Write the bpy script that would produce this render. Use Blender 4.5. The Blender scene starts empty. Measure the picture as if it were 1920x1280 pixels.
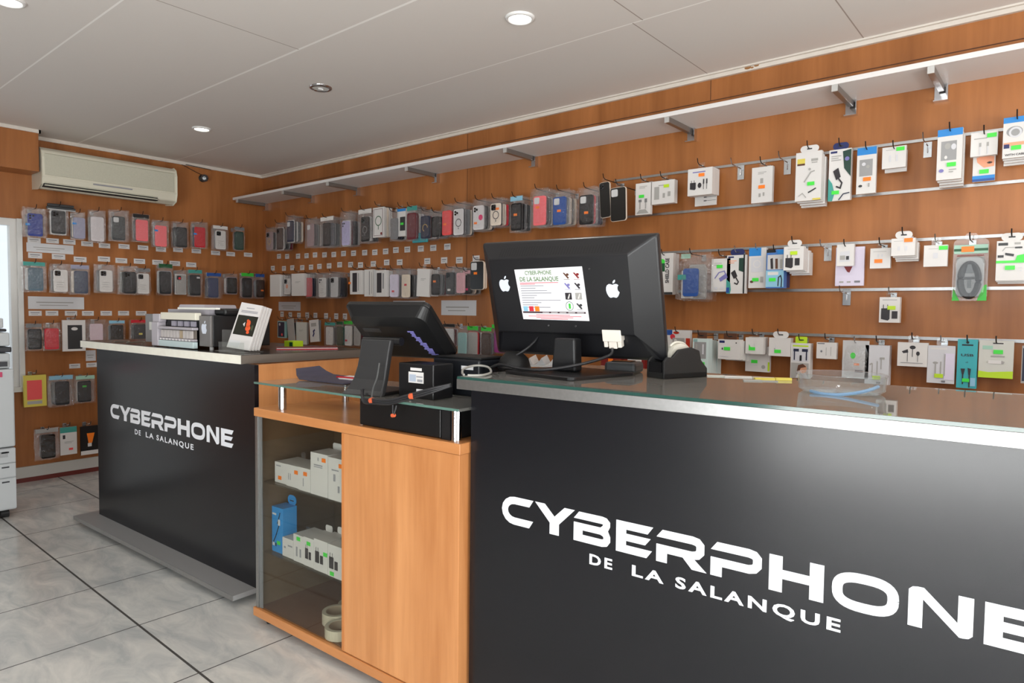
import bpy, bmesh, math, random
from mathutils import Vector, Matrix
random.seed(7)
SC = bpy.context.scene
COL = SC.collection
# ------------------------------------------------------------------ camera
cam_d = bpy.data.cameras.new('camera'); cam = bpy.data.objects.new('camera', cam_d); COL.objects.link(cam)
cam_d.sensor_width = 36.0; cam_d.lens = 1254.8005 / 1920 * 36.0; cam_d.clip_start = 0.05
YAW, PITCH, ROLL = 0.6927, 0.0461, 0.0113
_f = Vector((-math.sin(YAW)*math.cos(PITCH), math.cos(YAW)*math.cos(PITCH), -math.sin(PITCH)))
_r = Vector((math.cos(YAW), math.sin(YAW), 0)); _u = _r.cross(_f)
_R = _r*math.cos(ROLL) + _u*math.sin(ROLL); _U = _u*math.cos(ROLL) - _r*math.sin(ROLL)
cam.matrix_world = Matrix(((_R.x, _U.x, -_f.x, 5.4142), (_R.y, _U.y, -_f.y, -3.1162), (_R.z, _U.z, -_f.z, 1.2), (0, 0, 0, 1)))
SC.camera = cam
# ------------------------------------------------------------------ view, world, daylight
vs = SC.view_settings; SC.display_settings.display_device = 'sRGB'
vs.view_transform = 'Standard'; vs.look = 'None'; vs.gamma = 1.0; vs.use_curve_mapping = False; vs.exposure = -0.46
SC.cycles.transparent_max_bounces = 24
SC.cycles.max_bounces = 8
wd = bpy.data.worlds.new('world'); SC.world = wd; wd.use_nodes = True
wd.node_tree.nodes['Background'].inputs[0].default_value = (0.86, 0.93, 1.0, 1)
wd.node_tree.nodes['Background'].inputs[1].default_value = 1.6

def area(name, loc, size, rot, power, color=(1, 1, 1), spread=3.14159):
    d = bpy.data.lights.new(name, 'AREA'); d.shape = 'RECTANGLE'; d.size, d.size_y = size
    d.energy = power; d.color = color; d.spread = spread
    o = bpy.data.objects.new(name, d); o.location = loc; o.rotation_euler = rot; COL.objects.link(o); return o
PI = math.pi
# daylight through the shop front (street side, behind the photographer) and the side window
area('daylight_shopfront', (5.9, -5.36, 1.25), (3.7, 2.0), (PI/2-.1, 0, 0), 80, (0.97, 0.98, 1.0))
area('daylight_side', (8.36, -2.9, 1.25), (3.6, 2.0), (PI/2-.1, 0, PI/2), 110, (1.0, 0.97, 0.95))
# unseen fill lamps added to brighten the ceiling, placed as if pavement bounced daylight
area('ceiling_fill_shopfront', (5.9, -5.5, .25), (3.7, .8), (PI/2+.75, 0, 0), 275, (1.0, 0.985, 0.96))
area('ceiling_fill_side', (8.5, -2.9, .25), (3.6, .8), (PI/2+.75, 0, PI/2), 235, (1.0, 0.96, 0.93))

# ------------------------------------------------------------------ helpers
def lin(c):
    return tuple(((v/255.0)/12.92 if v/255.0 <= 0.04045 else ((v/255.0+0.055)/1.055)**2.4) for v in c)
MATS = {}
def mat(name, rgb=(200, 200, 200), rough=0.5, metal=0.0, spec=0.5, **kw):
    if name in MATS: return MATS[name]
    m = bpy.data.materials.new(name); m.use_nodes = True; MATS[name] = m
    b = m.node_tree.nodes['Principled BSDF']
    b.inputs['Base Color'].default_value = (*lin(rgb), 1)
    b.inputs['Roughness'].default_value = rough; b.inputs['Metallic'].default_value = metal
    b.inputs['Specular IOR Level'].default_value = spec
    if 'emit' in kw:
        b.inputs['Emission Color'].default_value = (*lin(kw.get('ecol', (255, 255, 255))), 1); b.inputs['Emission Strength'].default_value = kw['emit']
    nz = kw.get('noise')
    if nz:                                   # faint procedural mottling
        nt = m.node_tree; t = nt.nodes.new('ShaderNodeTexCoord'); n = nt.nodes.new('ShaderNodeTexNoise')
        n.inputs['Scale'].default_value = kw.get('nscale', 30); n.inputs['Detail'].default_value = 4
        r = nt.nodes.new('ShaderNodeMixRGB'); r.inputs[1].default_value = (*lin([c*(1-nz) for c in rgb]), 1); r.inputs[2].default_value = (*lin([min(255, c*(1+nz)) for c in rgb]), 1)
        nt.links.new(t.outputs['Object'], n.inputs['Vector']); nt.links.new(n.outputs['Fac'], r.inputs[0]); nt.links.new(r.outputs[0], b.inputs['Base Color'])
    return m
def glassy(name, tint, fac, rough=0.05, white=(255, 255, 255), bump=0.0, bscale=60, gloss=0.7):
    """thin clear film: mostly see-through, with a gloss and a little haze"""
    if name in MATS: return MATS[name]
    m = bpy.data.materials.new(name); m.use_nodes = True; MATS[name] = m; nt = m.node_tree; L = nt.links
    nt.nodes.remove(nt.nodes['Principled BSDF']); out = nt.nodes['Material Output']
    g = nt.nodes.new('ShaderNodeBsdfGlossy'); g.inputs['Roughness'].default_value = rough
    d = nt.nodes.new('ShaderNodeBsdfDiffuse'); d.inputs[0].default_value = (*lin(white), 1)
    gd = nt.nodes.new('ShaderNodeMixShader'); gd.inputs[0].default_value = gloss; L.new(d.outputs[0], gd.inputs[1]); L.new(g.outputs[0], gd.inputs[2])
    t = nt.nodes.new('ShaderNodeBsdfTransparent'); t.inputs[0].default_value = (*tint, 1)
    mx = nt.nodes.new('ShaderNodeMixShader')
    lw = nt.nodes.new('ShaderNodeFresnel'); geo = nt.nodes.new('ShaderNodeNewGeometry'); io = nt.nodes.new('ShaderNodeMath'); io.operation = 'MULTIPLY_ADD'
    io.inputs[1].default_value = 1/1.45-1.45; io.inputs[2].default_value = 1.45; L.new(geo.outputs['Backfacing'], io.inputs[0]); L.new(io.outputs[0], lw.inputs['IOR'])
    ml = nt.nodes.new('ShaderNodeMath'); ml.operation = 'MULTIPLY_ADD'; ml.inputs[1].default_value = 0.9; ml.inputs[2].default_value = fac; ml.use_clamp = True
    L.new(lw.outputs[0], ml.inputs[0]); L.new(ml.outputs[0], mx.inputs[0])
    L.new(t.outputs[0], mx.inputs[1]); L.new(gd.outputs[0], mx.inputs[2]); L.new(mx.outputs[0], out.inputs['Surface'])
    if bump:
        n = nt.nodes.new('ShaderNodeTexNoise'); n.inputs['Scale'].default_value = bscale; n.inputs['Distortion'].default_value = 1.5
        tc = nt.nodes.new('ShaderNodeTexCoord'); bp = nt.nodes.new('ShaderNodeBump'); bp.inputs['Strength'].default_value = bump; bp.inputs['Distance'].default_value = 0.01
        L.new(tc.outputs['Object'], n.inputs['Vector']); L.new(n.outputs['Fac'], bp.inputs['Height']); L.new(bp.outputs[0], g.inputs['Normal']); L.new(bp.outputs[0], lw.inputs['Normal'])
    return m
def pane(name, tint, glossw=1.0, rough=0.02, film=0.0):
    """real sheet glass: fresnel mirror over a tinted clear body"""
    m = bpy.data.materials.new(name); m.use_nodes = True; MATS[name] = m; nt = m.node_tree
    nt.nodes.remove(nt.nodes['Principled BSDF']); out = nt.nodes['Material Output']
    t = nt.nodes.new('ShaderNodeBsdfTransparent'); t.inputs[0].default_value = (*tint, 1)
    g = nt.nodes.new('ShaderNodeBsdfGlossy'); g.inputs['Roughness'].default_value = rough
    f = nt.nodes.new('ShaderNodeFresnel'); geo = nt.nodes.new('ShaderNodeNewGeometry'); io = nt.nodes.new('ShaderNodeMath'); io.operation = 'MULTIPLY_ADD'
    io.inputs[1].default_value = 1/1.45-1.45; io.inputs[2].default_value = 1.45; nt.links.new(geo.outputs['Backfacing'], io.inputs[0]); nt.links.new(io.outputs[0], f.inputs['IOR'])
    ml = nt.nodes.new('ShaderNodeMath'); ml.operation = 'MULTIPLY'; ml.inputs[1].default_value = glossw; ml.use_clamp = True
    mx = nt.nodes.new('ShaderNodeMixShader')
    nt.links.new(f.outputs[0], ml.inputs[0]); nt.links.new(ml.outputs[0], mx.inputs[0]); nt.links.new(t.outputs[0], mx.inputs[1]); nt.links.new(g.outputs[0], mx.inputs[2]); nt.links.new(mx.outputs[0], out.inputs['Surface'])
    if film:                                 # a thin film of dust and fine scratches
        df = nt.nodes.new('ShaderNodeBsdfDiffuse'); df.inputs[0].default_value = (.75, .72, .68, 1); m3 = nt.nodes.new('ShaderNodeMixShader'); m3.inputs[0].default_value = film
        nt.links.new(mx.outputs[0], m3.inputs[1]); nt.links.new(df.outputs[0], m3.inputs[2]); nt.links.new(m3.outputs[0], out.inputs['Surface'])
    return m
def wood(name, dark, light, axis='z', rough=0.35, scale=1.0, spec=0.4):
    m = bpy.data.materials.new(name); m.use_nodes = True; MATS[name] = m; nt = m.node_tree; b = nt.nodes['Principled BSDF']
    b.inputs['Roughness'].default_value = rough; b.inputs['Specular IOR Level'].default_value = spec
    tc = nt.nodes.new('ShaderNodeTexCoord'); mp = nt.nodes.new('ShaderNodeMapping')
    s = {'z': (7, 7, 0.55), 'x': (0.55, 7, 7), 'y': (7, 0.55, 7)}[axis]
    mp.inputs['Scale'].default_value = [v*scale for v in s]
    n1 = nt.nodes.new('ShaderNodeTexNoise'); n1.inputs['Scale'].default_value = 1.0; n1.inputs['Detail'].default_value = 5; n1.inputs['Distortion'].default_value = 0.6
    mp2 = nt.nodes.new('ShaderNodeMapping'); mp2.inputs['Scale'].default_value = [v*scale*9 for v in s]
    n2 = nt.nodes.new('ShaderNodeTexNoise'); n2.inputs['Scale'].default_value = 1.0; n2.inputs['Detail'].default_value = 3
    mx = nt.nodes.new('ShaderNodeMath'); mx.operation = 'MULTIPLY_ADD'; mx.inputs[1].default_value = 0.25
    cr = nt.nodes.new('ShaderNodeValToRGB'); cr.color_ramp.elements[0].position = 0.40; cr.color_ramp.elements[1].position = 0.82
    cr.color_ramp.elements[0].color = (*lin(dark), 1); cr.color_ramp.elements[1].color = (*lin(light), 1)
    L = nt.links
    L.new(tc.outputs['Object'], mp.inputs['Vector']); L.new(tc.outputs['Object'], mp2.inputs['Vector']); L.new(mp.outputs[0], n1.inputs['Vector']); L.new(mp2.outputs[0], n2.inputs['Vector'])
    L.new(n2.outputs['Fac'], mx.inputs[0]); L.new(n1.outputs['Fac'], mx.inputs[2]); L.new(mx.outputs[0], cr.inputs['Fac']); L.new(cr.outputs[0], b.inputs['Base Color'])
    return m

class MB:
    def __init__(s): s.v = []; s.f = []; s.m = []; s.mats = []
    def mi(s, m):
        if m not in s.mats: s.mats.append(m)
        return s.mats.index(m)
    def add(s, vs, fs, m):
        o = len(s.v); k = s.mi(m); s.v += [tuple(p) for p in vs]
        for f in fs: s.f.append([i+o for i in f]); s.m.append(k)
        return s
    def box(s, x0, y0, z0, x1, y1, z1, m):
        vs = [(x0,y0,z0),(x1,y0,z0),(x1,y1,z0),(x0,y1,z0),(x0,y0,z1),(x1,y0,z1),(x1,y1,z1),(x0,y1,z1)]
        return s.add(vs, [(0,3,2,1),(4,5,6,7),(0,1,5,4),(1,2,6,5),(2,3,7,6),(3,0,4,7)], m)
    def prism(s, poly, y0, y1, m, T=None):
        """2-D outline (x,z) counter-clockwise seen from -y, extruded from y0 (front) to y1"""
        a = sum(poly[i][0]*poly[(i+1) % len(poly)][1]-poly[(i+1) % len(poly)][0]*poly[i][1] for i in range(len(poly)))
        if a < 0: poly = poly[::-1]
        n = len(poly); vs = [(p[0], y0, p[1]) for p in poly]+[(p[0], y1, p[1]) for p in poly]
        if T: vs = [T(v) for v in vs]
        fs = [tuple(range(n)), tuple(range(2*n-1, n-1, -1))]+[(i, i+n, (i+1) % n+n, (i+1) % n) for i in range(n)]
        return s.add(vs, fs, m)
    def tube(s, pts, r, m, n=8, closed=False):
        pts = [Vector(p) for p in pts]; vs = []; N = len(pts)
        up = Vector((0, 0, 1))
        for i, p in enumerate(pts):
            d = (pts[(i+1) % N]-pts[i-1]) if (closed or 0 < i < N-1) else (pts[1]-pts[0] if i == 0 else pts[-1]-pts[-2])
            d.normalize(); a = d.cross(up)
            if a.length < 1e-3: a = d.cross(Vector((1, 0, 0)))
            a.normalize(); b = d.cross(a)
            rr = r[i] if isinstance(r, (list, tuple)) else r
            vs += [p+(a*math.cos(2*PI*k/n)+b*math.sin(2*PI*k/n))*rr for k in range(n)]
        fs = []
        for i in range(N if closed else N-1):
            j = (i+1) % N
            fs += [(i*n+k, j*n+k, j*n+(k+1) % n, i*n+(k+1) % n) for k in range(n)]
        if not closed: fs += [tuple(range(n))[::-1], tuple(range((N-1)*n, N*n))]
        return s.add(vs, fs, m)
    def lathe(s, prof, m, n=32, c=(0, 0, 0)):
        """profile (r,z) turned about a vertical axis through c"""
        vs = []; 
        for r, z in prof: vs += [(c[0]+r*math.cos(2*PI*k/n), c[1]+r*math.sin(2*PI*k/n), c[2]+z) for k in range(n)]
        fs = [(i*n+k, i*n+(k+1) % n, (i+1)*n+(k+1) % n, (i+1)*n+k) for i in range(len(prof)-1) for k in range(n)]
        return s.add(vs, fs, m)
    def text(s, txt, x, z, h, y, m, bold=0.0, align='CENTER', space=1.0, T=None, width=None, thick=0.0004):
        cu = bpy.data.curves.new('t', 'FONT'); cu.body = txt; cu.size = 1.0; cu.align_x = align; cu.offset = bold; cu.space_character = space; cu.resolution_u = 3
        ob = bpy.data.objects.new('t', cu); COL.objects.link(ob); dg = bpy.context.evaluated_depsgraph_get(); me = ob.evaluated_get(dg).to_mesh()
        vs = [v.co.copy() for v in me.vertices]; fs = [tuple(p.vertices) for p in me.polygons]
        ob.evaluated_get(dg).to_mesh_clear(); bpy.data.objects.remove(ob); bpy.data.curves.remove(cu)
        if not vs: return s
        xs = [v.x for v in vs]; sx = h/0.72
        if width: sx = width/(max(xs)-min(xs))
        pts = [(x+v.x*sx, y, z+v.y*h/0.72) for v in vs]
        if T: pts = [T(p) for p in pts]
        return s.add(pts, fs, m)
    def build(s, name, parent=None, loc=(0, 0, 0), rot=(0, 0, 0), bevel=0, smooth=False, seg=2, sub=0):
        me = bpy.data.meshes.new(name); me.from_pydata(s.v, [], s.f)
        for m in s.mats: me.materials.append(m)
        me.polygons.foreach_set('material_index', s.m); me.update()
        o = bpy.data.objects.new(name, me); COL.objects.link(o); o.location = loc; o.rotation_euler = rot
        if parent: o.parent = parent
        if smooth:
            me.polygons.foreach_set('use_smooth', [True]*len(me.polygons))
        if bevel:
            b = o.modifiers.new('b', 'BEVEL'); b.width = bevel; b.segments = seg; b.limit_method = 'ANGLE'; b.angle_limit = 0.6
        if sub:
            q = o.modifiers.new('s', 'SUBSURF'); q.levels = q.render_levels = sub
        return o
def rrect(x0, z0, x1, z1, r, n=5):
    r = min(r, (x1-x0)/2*.999, (z1-z0)/2*.999); out = []
    for cx, cz, a0 in ((x1-r, z1-r, 0), (x0+r, z1-r, 90), (x0+r, z0+r, 180), (x1-r, z0+r, 270)):
        out += [(cx+r*math.cos(math.radians(a0+90*k/n)), cz+r*math.sin(math.radians(a0+90*k/n))) for k in range(n+1)]
    return out
def ell(cx, cz, rx, rz, n=24): return [(cx+rx*math.cos(2*PI*k/n), cz+rz*math.sin(2*PI*k/n)) for k in range(n)]
def stroke(mb, pts, t, y0, y1, m, T=None):
    """flat ribbon of width t along 2-D points, mitred"""
    P = [Vector(p) for p in pts]; L = []; R = []
    for i, p in enumerate(P):
        d1 = (P[i]-P[i-1]).normalized() if i else (P[1]-P[0]).normalized()
        d2 = (P[i+1]-P[i]).normalized() if i < len(P)-1 else d1
        n1 = Vector((-d1.y, d1.x)); n2 = Vector((-d2.y, d2.x)); nn = (n1+n2).normalized(); k = 1/max(.4, nn.dot(n1))
        L.append(p+nn*t/2*k); R.append(p-nn*t/2*k)
    for i in range(len(P)-1): mb.prism([tuple(R[i]), tuple(R[i+1]), tuple(L[i+1]), tuple(L[i])], y0, y1, m, T)
def smooth_path(pts, n=6):
    P = [Vector(p) for p in pts]; out = []
    for i in range(len(P)-1):
        p0 = P[max(i-1, 0)]; p1 = P[i]; p2 = P[i+1]; p3 = P[min(i+2, len(P)-1)]
        for k in range(n):
            t = k/n; out.append(0.5*((2*p1)+(p2-p0)*t+(2*p0-5*p1+4*p2-p3)*t*t+(3*p1-p0-3*p2+p3)*t**3))
    return out+[P[-1]]
def thing(name, label, cat, loc=(0, 0, 0), rz=0, group=None):
    o = bpy.data.objects.new(name, None); COL.objects.link(o); o.empty_display_size = 0.05
    o.location = loc; o.rotation_euler = (0, 0, rz); return tag(o, label, cat, group)
def tag(o, label, cat, group=None):
    o['label'] = label; o['category'] = cat
    if group: o['group'] = group
    return o
def struct(mb, name, **k):
    o = mb.build(name, **k); o['kind'] = 'structure'; return o
def box_obj(name, a, b, m, parent=None, **k): return MB().box(*a, *b, m).build(name, parent, **k)

# ------------------------------------------------------------------ materials
WALLW = wood('cherry_wall_panel', (140, 86, 44), (176, 113, 64), 'z', 0.34, 0.8)
BEECH = wood('beech_laminate', (176, 114, 66), (212, 150, 97), 'z', 0.35, 1.0)
BEECHX = wood('beech_laminate_flat', (174, 110, 62), (206, 143, 90), 'x', 0.3, 1.0)
DARKIN = wood('brown_cabinet_lining', (84, 66, 48), (102, 82, 60), 'x', 0.5, 1.0)
ALU = mat('brushed_aluminium', (182, 182, 182), 0.36, 1.0, noise=0.06, nscale=90)
CHROME = mat('chrome', (215, 216, 220), 0.14, 1.0)
SILVER = mat('silver_paint', (170, 168, 166), 0.38, 0.3)
WHITE = mat('white_plastic', (232, 231, 229), 0.4)
SHELFW = mat('white_melamine', (226, 222, 220), 0.45)
BLACK = mat('black_plastic', (22, 22, 24), 0.36)
BLACKM = mat('black_matte', (20, 20, 21), 0.6)
BLACKG = mat('black_gloss', (10, 10, 11), 0.12)
PANEL = mat('black_laminate_panel', (16, 17, 22), 0.25, spec=0.52)
VINYL = mat('white_vinyl', (236, 238, 244), 0.5)
CARTON = mat('white_card', (216, 213, 211), 0.5)
PAPER = mat('paper', (214, 214, 216), 0.7)
INK = mat('grey_print', (150, 150, 156), 0.7)
GLASS = pane('clear_glass', (0.86, 0.92, 0.89), 1.5, film=0.10)
GLASSD = pane('cabinet_glass', (0.90, 0.91, 0.89), 0.9)
GEDGE = mat('green_glass_edge', (40, 72, 66), 0.12)
BAG = glassy('clear_poly_bag', (0.98, 0.98, 0.98), 0.06, 0.12, (225, 225, 228), 1.0, 38)
CLEAR = glassy('clear_blister', (0.98, 0.985, 0.98), 0.03, 0.08, gloss=.9)
PALETTE = dict(mauve=(150, 128, 130), brown=(74, 58, 52), navy=(36, 42, 66), black=(26, 26, 28), lilac=(178, 172, 206), white=(216, 213, 210), grey=(120, 120, 122), burgundy=(104, 30, 42), coral=(232, 84, 84), pearl=(214, 210, 210),
 cream=(226, 212, 196), pink=(238, 112, 118), royal=(34, 78, 150), soot=(34, 33, 32), rose=(196, 92, 98), silver=(196, 196, 196), lilacw=(216, 208, 226), creamy=(222, 208, 188), slate=(62, 66, 68), pinkish=(206, 158, 164), jet=(14, 13, 14),
 teal2=(140, 178, 176), ash=(164, 162, 158), paleash=(204, 204, 196), olive=(70, 78, 58), purple=(150, 48, 124), maroon=(122, 28, 28), blue=(44, 62, 140), charcoal=(48, 49, 51), lavgrey=(150, 150, 172), whiteish=(206, 200, 202),
 crimson=(196, 30, 44), bottle=(30, 62, 52), bluegrey=(84, 106, 120), bluegrey2=(66, 74, 92), ink=(32, 35, 38), steel=(62, 70, 100), brownk=(40, 26, 20), red=(208, 48, 62), rosew=(214, 192, 200), yellow=(214, 196, 84), orange=(250, 128, 30),
 green=(60, 190, 60), dkgreen=(26, 84, 48), teal=(64, 150, 140), sky=(38, 132, 206), skyl=(140, 190, 214), mint=(160, 200, 180), lime=(186, 220, 40), magenta=(222, 50, 110), gold=(196, 160, 80), dark=(44, 40, 44), peach=(238, 160, 124), bluebox=(70, 120, 190),
 tealw=(206, 222, 220), tealbox=(58, 168, 176), ltgrey=(206, 206, 210), neon=(70, 220, 70), navy2=(34, 42, 96), print=(120, 120, 126), skin=(206, 150, 118), hair=(92, 58, 40), win=(150, 150, 150), purple2=(120, 116, 176), reddark=(190, 50, 24), kraft=(196, 176, 150))
def C(n): return mat('col_'+n, PALETTE[n], 0.42)
# ------------------------------------------------------------------ room shell
HC = 2.34
XR, YF = 8.2, -5.2
def tile_floor():
    m = bpy.data.materials.new('grey_marbled_tile'); m.use_nodes = True; nt = m.node_tree; b = nt.nodes['Principled BSDF']; L = nt.links
    b.inputs['Roughness'].default_value = 0.2; b.inputs['Specular IOR Level'].default_value = 0.5
    tc = nt.nodes.new('ShaderNodeTexCoord'); mp = nt.nodes.new('ShaderNodeMapping'); mp.inputs['Rotation'].default_value = (0, 0, 0.3); mp.inputs['Scale'].default_value = (2.6, 6.0, 1)
    n = nt.nodes.new('ShaderNodeTexNoise'); n.inputs['Scale'].default_value = 1.6; n.inputs['Detail'].default_value = 8; n.inputs['Roughness'].default_value = 0.62; n.inputs['Distortion'].default_value = 0.9
    cr = nt.nodes.new('ShaderNodeValToRGB'); e = cr.color_ramp.elements
    e[0].position = 0.36; e[0].color = (*lin((186, 189, 189)), 1); e[1].position = 0.66; e[1].color = (*lin((220, 219, 214)), 1)
    sp = nt.nodes.new('ShaderNodeSeparateXYZ'); L.new(tc.outputs['Object'], sp.inputs[0])
    def mth(op, a, bb=None, c=None):
        q = nt.nodes.new('ShaderNodeMath'); q.operation = op
        for i, v in enumerate((a, bb, c)):
            if v is None: continue
            if isinstance(v, (int, float)): q.inputs[i].default_value = v
            else: L.new(v, q.inputs[i])
        return q.outputs[0]
    # 50 cm tiles, grid turned less than a degree from the walls
    a = -0.0127
    xr = mth('ADD', mth('MULTIPLY', sp.outputs[0], math.cos(a)), mth('MULTIPLY', sp.outputs[1], math.sin(a)))
    yr = mth('ADD', mth('MULTIPLY', sp.outputs[0], -math.sin(a)), mth('MULTIPLY', sp.outputs[1], math.cos(a)))
    def grout(co, off, w):
        f = mth('PINGPONG', mth('SUBTRACT', co, off), 0.25)
        # distance to the nearest line of the 0.5 m grid
        return mth('LESS_THAN', f, w)
    gx = grout(xr, 1.789, 0.0028); gy = grout(yr, -2.071, 0.0042)
    g = mth('MAXIMUM', gx, gy)
    mx = nt.nodes.new('ShaderNodeMixRGB'); mx.inputs[2].default_value = (*lin((70, 68, 66)), 1)
    L.new(tc.outputs['Object'], mp.inputs['Vector']); L.new(mp.outputs[0], n.inputs['Vector']); L.new(n.outputs['Fac'], cr.inputs[0]); L.new(g, mx.inputs[0]); L.new(cr.outputs[0], mx.inputs[1]); L.new(mx.outputs[0], b.inputs['Base Color'])
    ro = mth('MULTIPLY_ADD', g, 0.5, 0.2); L.new(ro, b.inputs['Roughness'])
    return m
def ceiling_mat():
    m = bpy.data.materials.new('painted_ceiling_panels'); m.use_nodes = True; nt = m.node_tree; b = nt.nodes['Principled BSDF']; L = nt.links
    b.inputs['Roughness'].default_value = 0.55
    tc = nt.nodes.new('ShaderNodeTexCoord'); sp = nt.nodes.new('ShaderNodeSeparateXYZ'); L.new(tc.outputs['Object'], sp.inputs[0])
    def mth(op, a, bb=None):
        q = nt.nodes.new('ShaderNodeMath'); q.operation = op
        for i, v in enumerate((a, bb)):
            if v is None: continue
            if isinstance(v, (int, float)): q.inputs[i].default_value = v
            else: L.new(v, q.inputs[i])
        return q.outputs[0]
    g = None
    for y0 in (-0.742, -1.411, -2.09, -2.76, -3.43):
        k = mth('LESS_THAN', mth('ABSOLUTE', mth('SUBTRACT', sp.outputs[1], y0)), 0.004 if y0 != -1.411 else 0.006); g = k if g is None else mth('MAXIMUM', g, k)
    dark = None
    for x0, ya, yb in ((4.045, -0.742, 0), (4.09, -1.411, -0.742), (4.72, -0.5, 0), (2.757, -2.09, -1.411)):
        k = mth('LESS_THAN', mth('ABSOLUTE', mth('SUBTRACT', sp.outputs[0], x0)), 0.0025)
        k = mth('MULTIPLY', k, mth('MULTIPLY', mth('GREATER_THAN', sp.outputs[1], ya), mth('LESS_THAN', sp.outputs[1], yb))); dark = k if dark is None else mth('MAXIMUM', dark, k)
    m1 = nt.nodes.new('ShaderNodeMixRGB'); m1.inputs[1].default_value = (*lin((226, 221, 216)), 1); m1.inputs[2].default_value = (*lin((252, 250, 246)), 1); L.new(g, m1.inputs[0])
    m2 = nt.nodes.new('ShaderNodeMixRGB'); m2.inputs[2].default_value = (*lin((168, 156, 148)), 1); L.new(dark, m2.inputs[0]); L.new(m1.outputs[0], m2.inputs[1]); L.new(m2.outputs[0], b.inputs['Base Color'])
    return m
FLOOR = tile_floor(); CEIL = ceiling_mat()
WALLP = mat('pale_wall_paint', (150, 142, 134), 0.7); FRAMEW = mat('white_window_frame', (225, 224, 220), 0.4); TRIMW = mat('cream_trim_paint', (216, 208, 198), 0.5, noise=0.05, nscale=14)
struct(MB().box(-1.2, YF-.1, -.1, XR+.1, .1, 0, FLOOR), 'floor')
struct(MB().box(-.1, YF-.1, HC, XR+.1, .1, HC+.08, CEIL), 'ceiling')
struct(MB().box(-.1, 0, 0, XR+.1, .1, HC, WALLW), 'wall_back')
SILLZ, HEADZ, WY = 0.64, 1.775, -1.765
w = MB().box(-.1, WY, 0, 0, 0, HC, WALLW).box(-.1, YF, HEADZ, 0, WY, HC, WALLW).box(-.1, YF, 0, 0, WY, SILLZ, WALLW).box(-.1, YF, SILLZ, 0, -3.45, HEADZ, WALLP)
struct(w, 'wall_left')
struct(MB().box(0.0, -5.2, 2.072, 0.203, -1.697, HC, WALLW), 'trim_1')                       # boxed soffit beside the air conditioner
struct(MB().box(0.203, -5.2, HC-.022, 0.214, -1.686, HC, TRIMW).box(0.0, -1.697, HC-.022, 0.214, -1.686, HC, TRIMW), 'trim_2')
w = MB()
for (x0, x1, z0, z1) in ((-.1, 4.0, 0, HC), (7.8, XR+.1, 0, HC), (4.0, 7.8, 0, .15), (4.0, 7.8, 2.25, HC)): w.box(x0, YF-.1, z0, x1, YF, z1, WALLP)
struct(w, 'wall_front')
w = MB()
for (y0, y1, z0, z1) in ((YF, -4.8, 0, HC), (-1.0, 0, 0, HC), (-4.8, -1.0, 0, .15), (-4.8, -1.0, 2.25, HC)): w.box(XR, y0, z0, XR+.1, y1, z1, WALLP)
struct(w, 'wall_right')
PANE = pane('window_glass', (0.98, 0.99, 0.99), 1.0)
def window(n, a, b, axis, depth, bars):
    """frame and pane in an opening from corner a to corner b"""
    f = MB(); t = .045
    def bx(u0, v0, u1, v1):
        if axis == 'x': f.box(u0, depth-.03, v0, u1, depth+.03, v1, FRAMEW)
        else: f.box(depth-.03, u0, v0, depth+.03, u1, v1, FRAMEW)
    bx(a[0], a[1], b[0], a[1]+t); bx(a[0], b[1]-t, b[0], b[1]); bx(a[0], a[1]+t, a[0]+t, b[1]-t); bx(b[0]-t, a[1]+t, b[0], b[1]-t)
    for k in bars: bx(k-t/2, a[1]+t, k+t/2, b[1]-t)
    o = struct(f, f'window_{n}')
    g = MB()
    if axis == 'x': g.box(a[0]+t, depth-.003, a[1]+t, b[0]-t, depth+.003, b[1]-t, PANE)
    else: g.box(depth-.003, a[0]+t, a[1]+t, depth+.003, b[0]-t, b[1]-t, PANE)
    g.build('pane', o)
window(1, (-3.45, SILLZ), (WY, HEADZ), 'y', -0.05, (-2.6,))
window(2, (4.0, .15), (7.8, 2.25), 'x', YF-.05, (5.9,))
window(3, (-4.8, .15), (-1.0, 2.25), 'y', XR+.05, (-2.9,))
struct(MB().box(-.06, WY-.9, SILLZ-.02, .05, WY, SILLZ+.01, FRAMEW), 'trim_3')
struct(MB().box(0, WY-.012, SILLZ, .016, WY+.016, HEADZ, FRAMEW), 'trim_4')
# coving strips where walls meet the ceiling
struct(MB().box(0, -.016, HC-.024, XR, 0, HC, TRIMW).box(0, -.03, HC-.007, XR, 0, HC, TRIMW), 'trim_5')
STAIN = mat('brown_damp_stain', (150, 104, 60), .7)
struct(MB().prism(ell(4.235, 2.330, .016, .008, 12), -.0166, -.0161, STAIN).prism(ell(4.275, 2.332, .012, .006, 12), -.0166, -.0161, STAIN).prism(ell(4.255, 2.326, .007, .004, 10), -.0166, -.0161, STAIN), 'trim_13')
struct(MB().prism([(-.67, 2.318), (-.66, 2.324), (-.46, 2.316), (-.46, 2.311)], .0162, .0175, mat('dark_gap', (60, 54, 48), .8), lambda v: (v[1], v[0], v[2])), 'trim_14')
struct(MB().box(0, -1.69, HC-.024, .016, 0, HC, TRIMW), 'trim_6')
# skirting at the foot of the left wall and the long wall
SKIRT = mat('pale_skirting', (196, 194, 188), 0.5); REDB = mat('red_brown_strip', (104, 40, 34), 0.4)
struct(MB().box(0, -1.9, .03, .014, 0, .105, SKIRT).box(0, -1.9, 0, .018, 0, .03, REDB), 'baseboard_left')
struct(MB().box(0, -.014, 0, XR, 0, .1, SKIRT), 'baseboard_back')
# aluminium slat rails set in the long wall
RZ = [1.8959-.1967*k for k in range(5)]
for k, z in enumerate(RZ):
    struct(MB().box(3.53, -.006, z-.006, XR, 0, z+.005, ALU).box(3.53, -.009, z-.007, XR, -.004, z-.004, ALU), f'trim_{7+k}')
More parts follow.
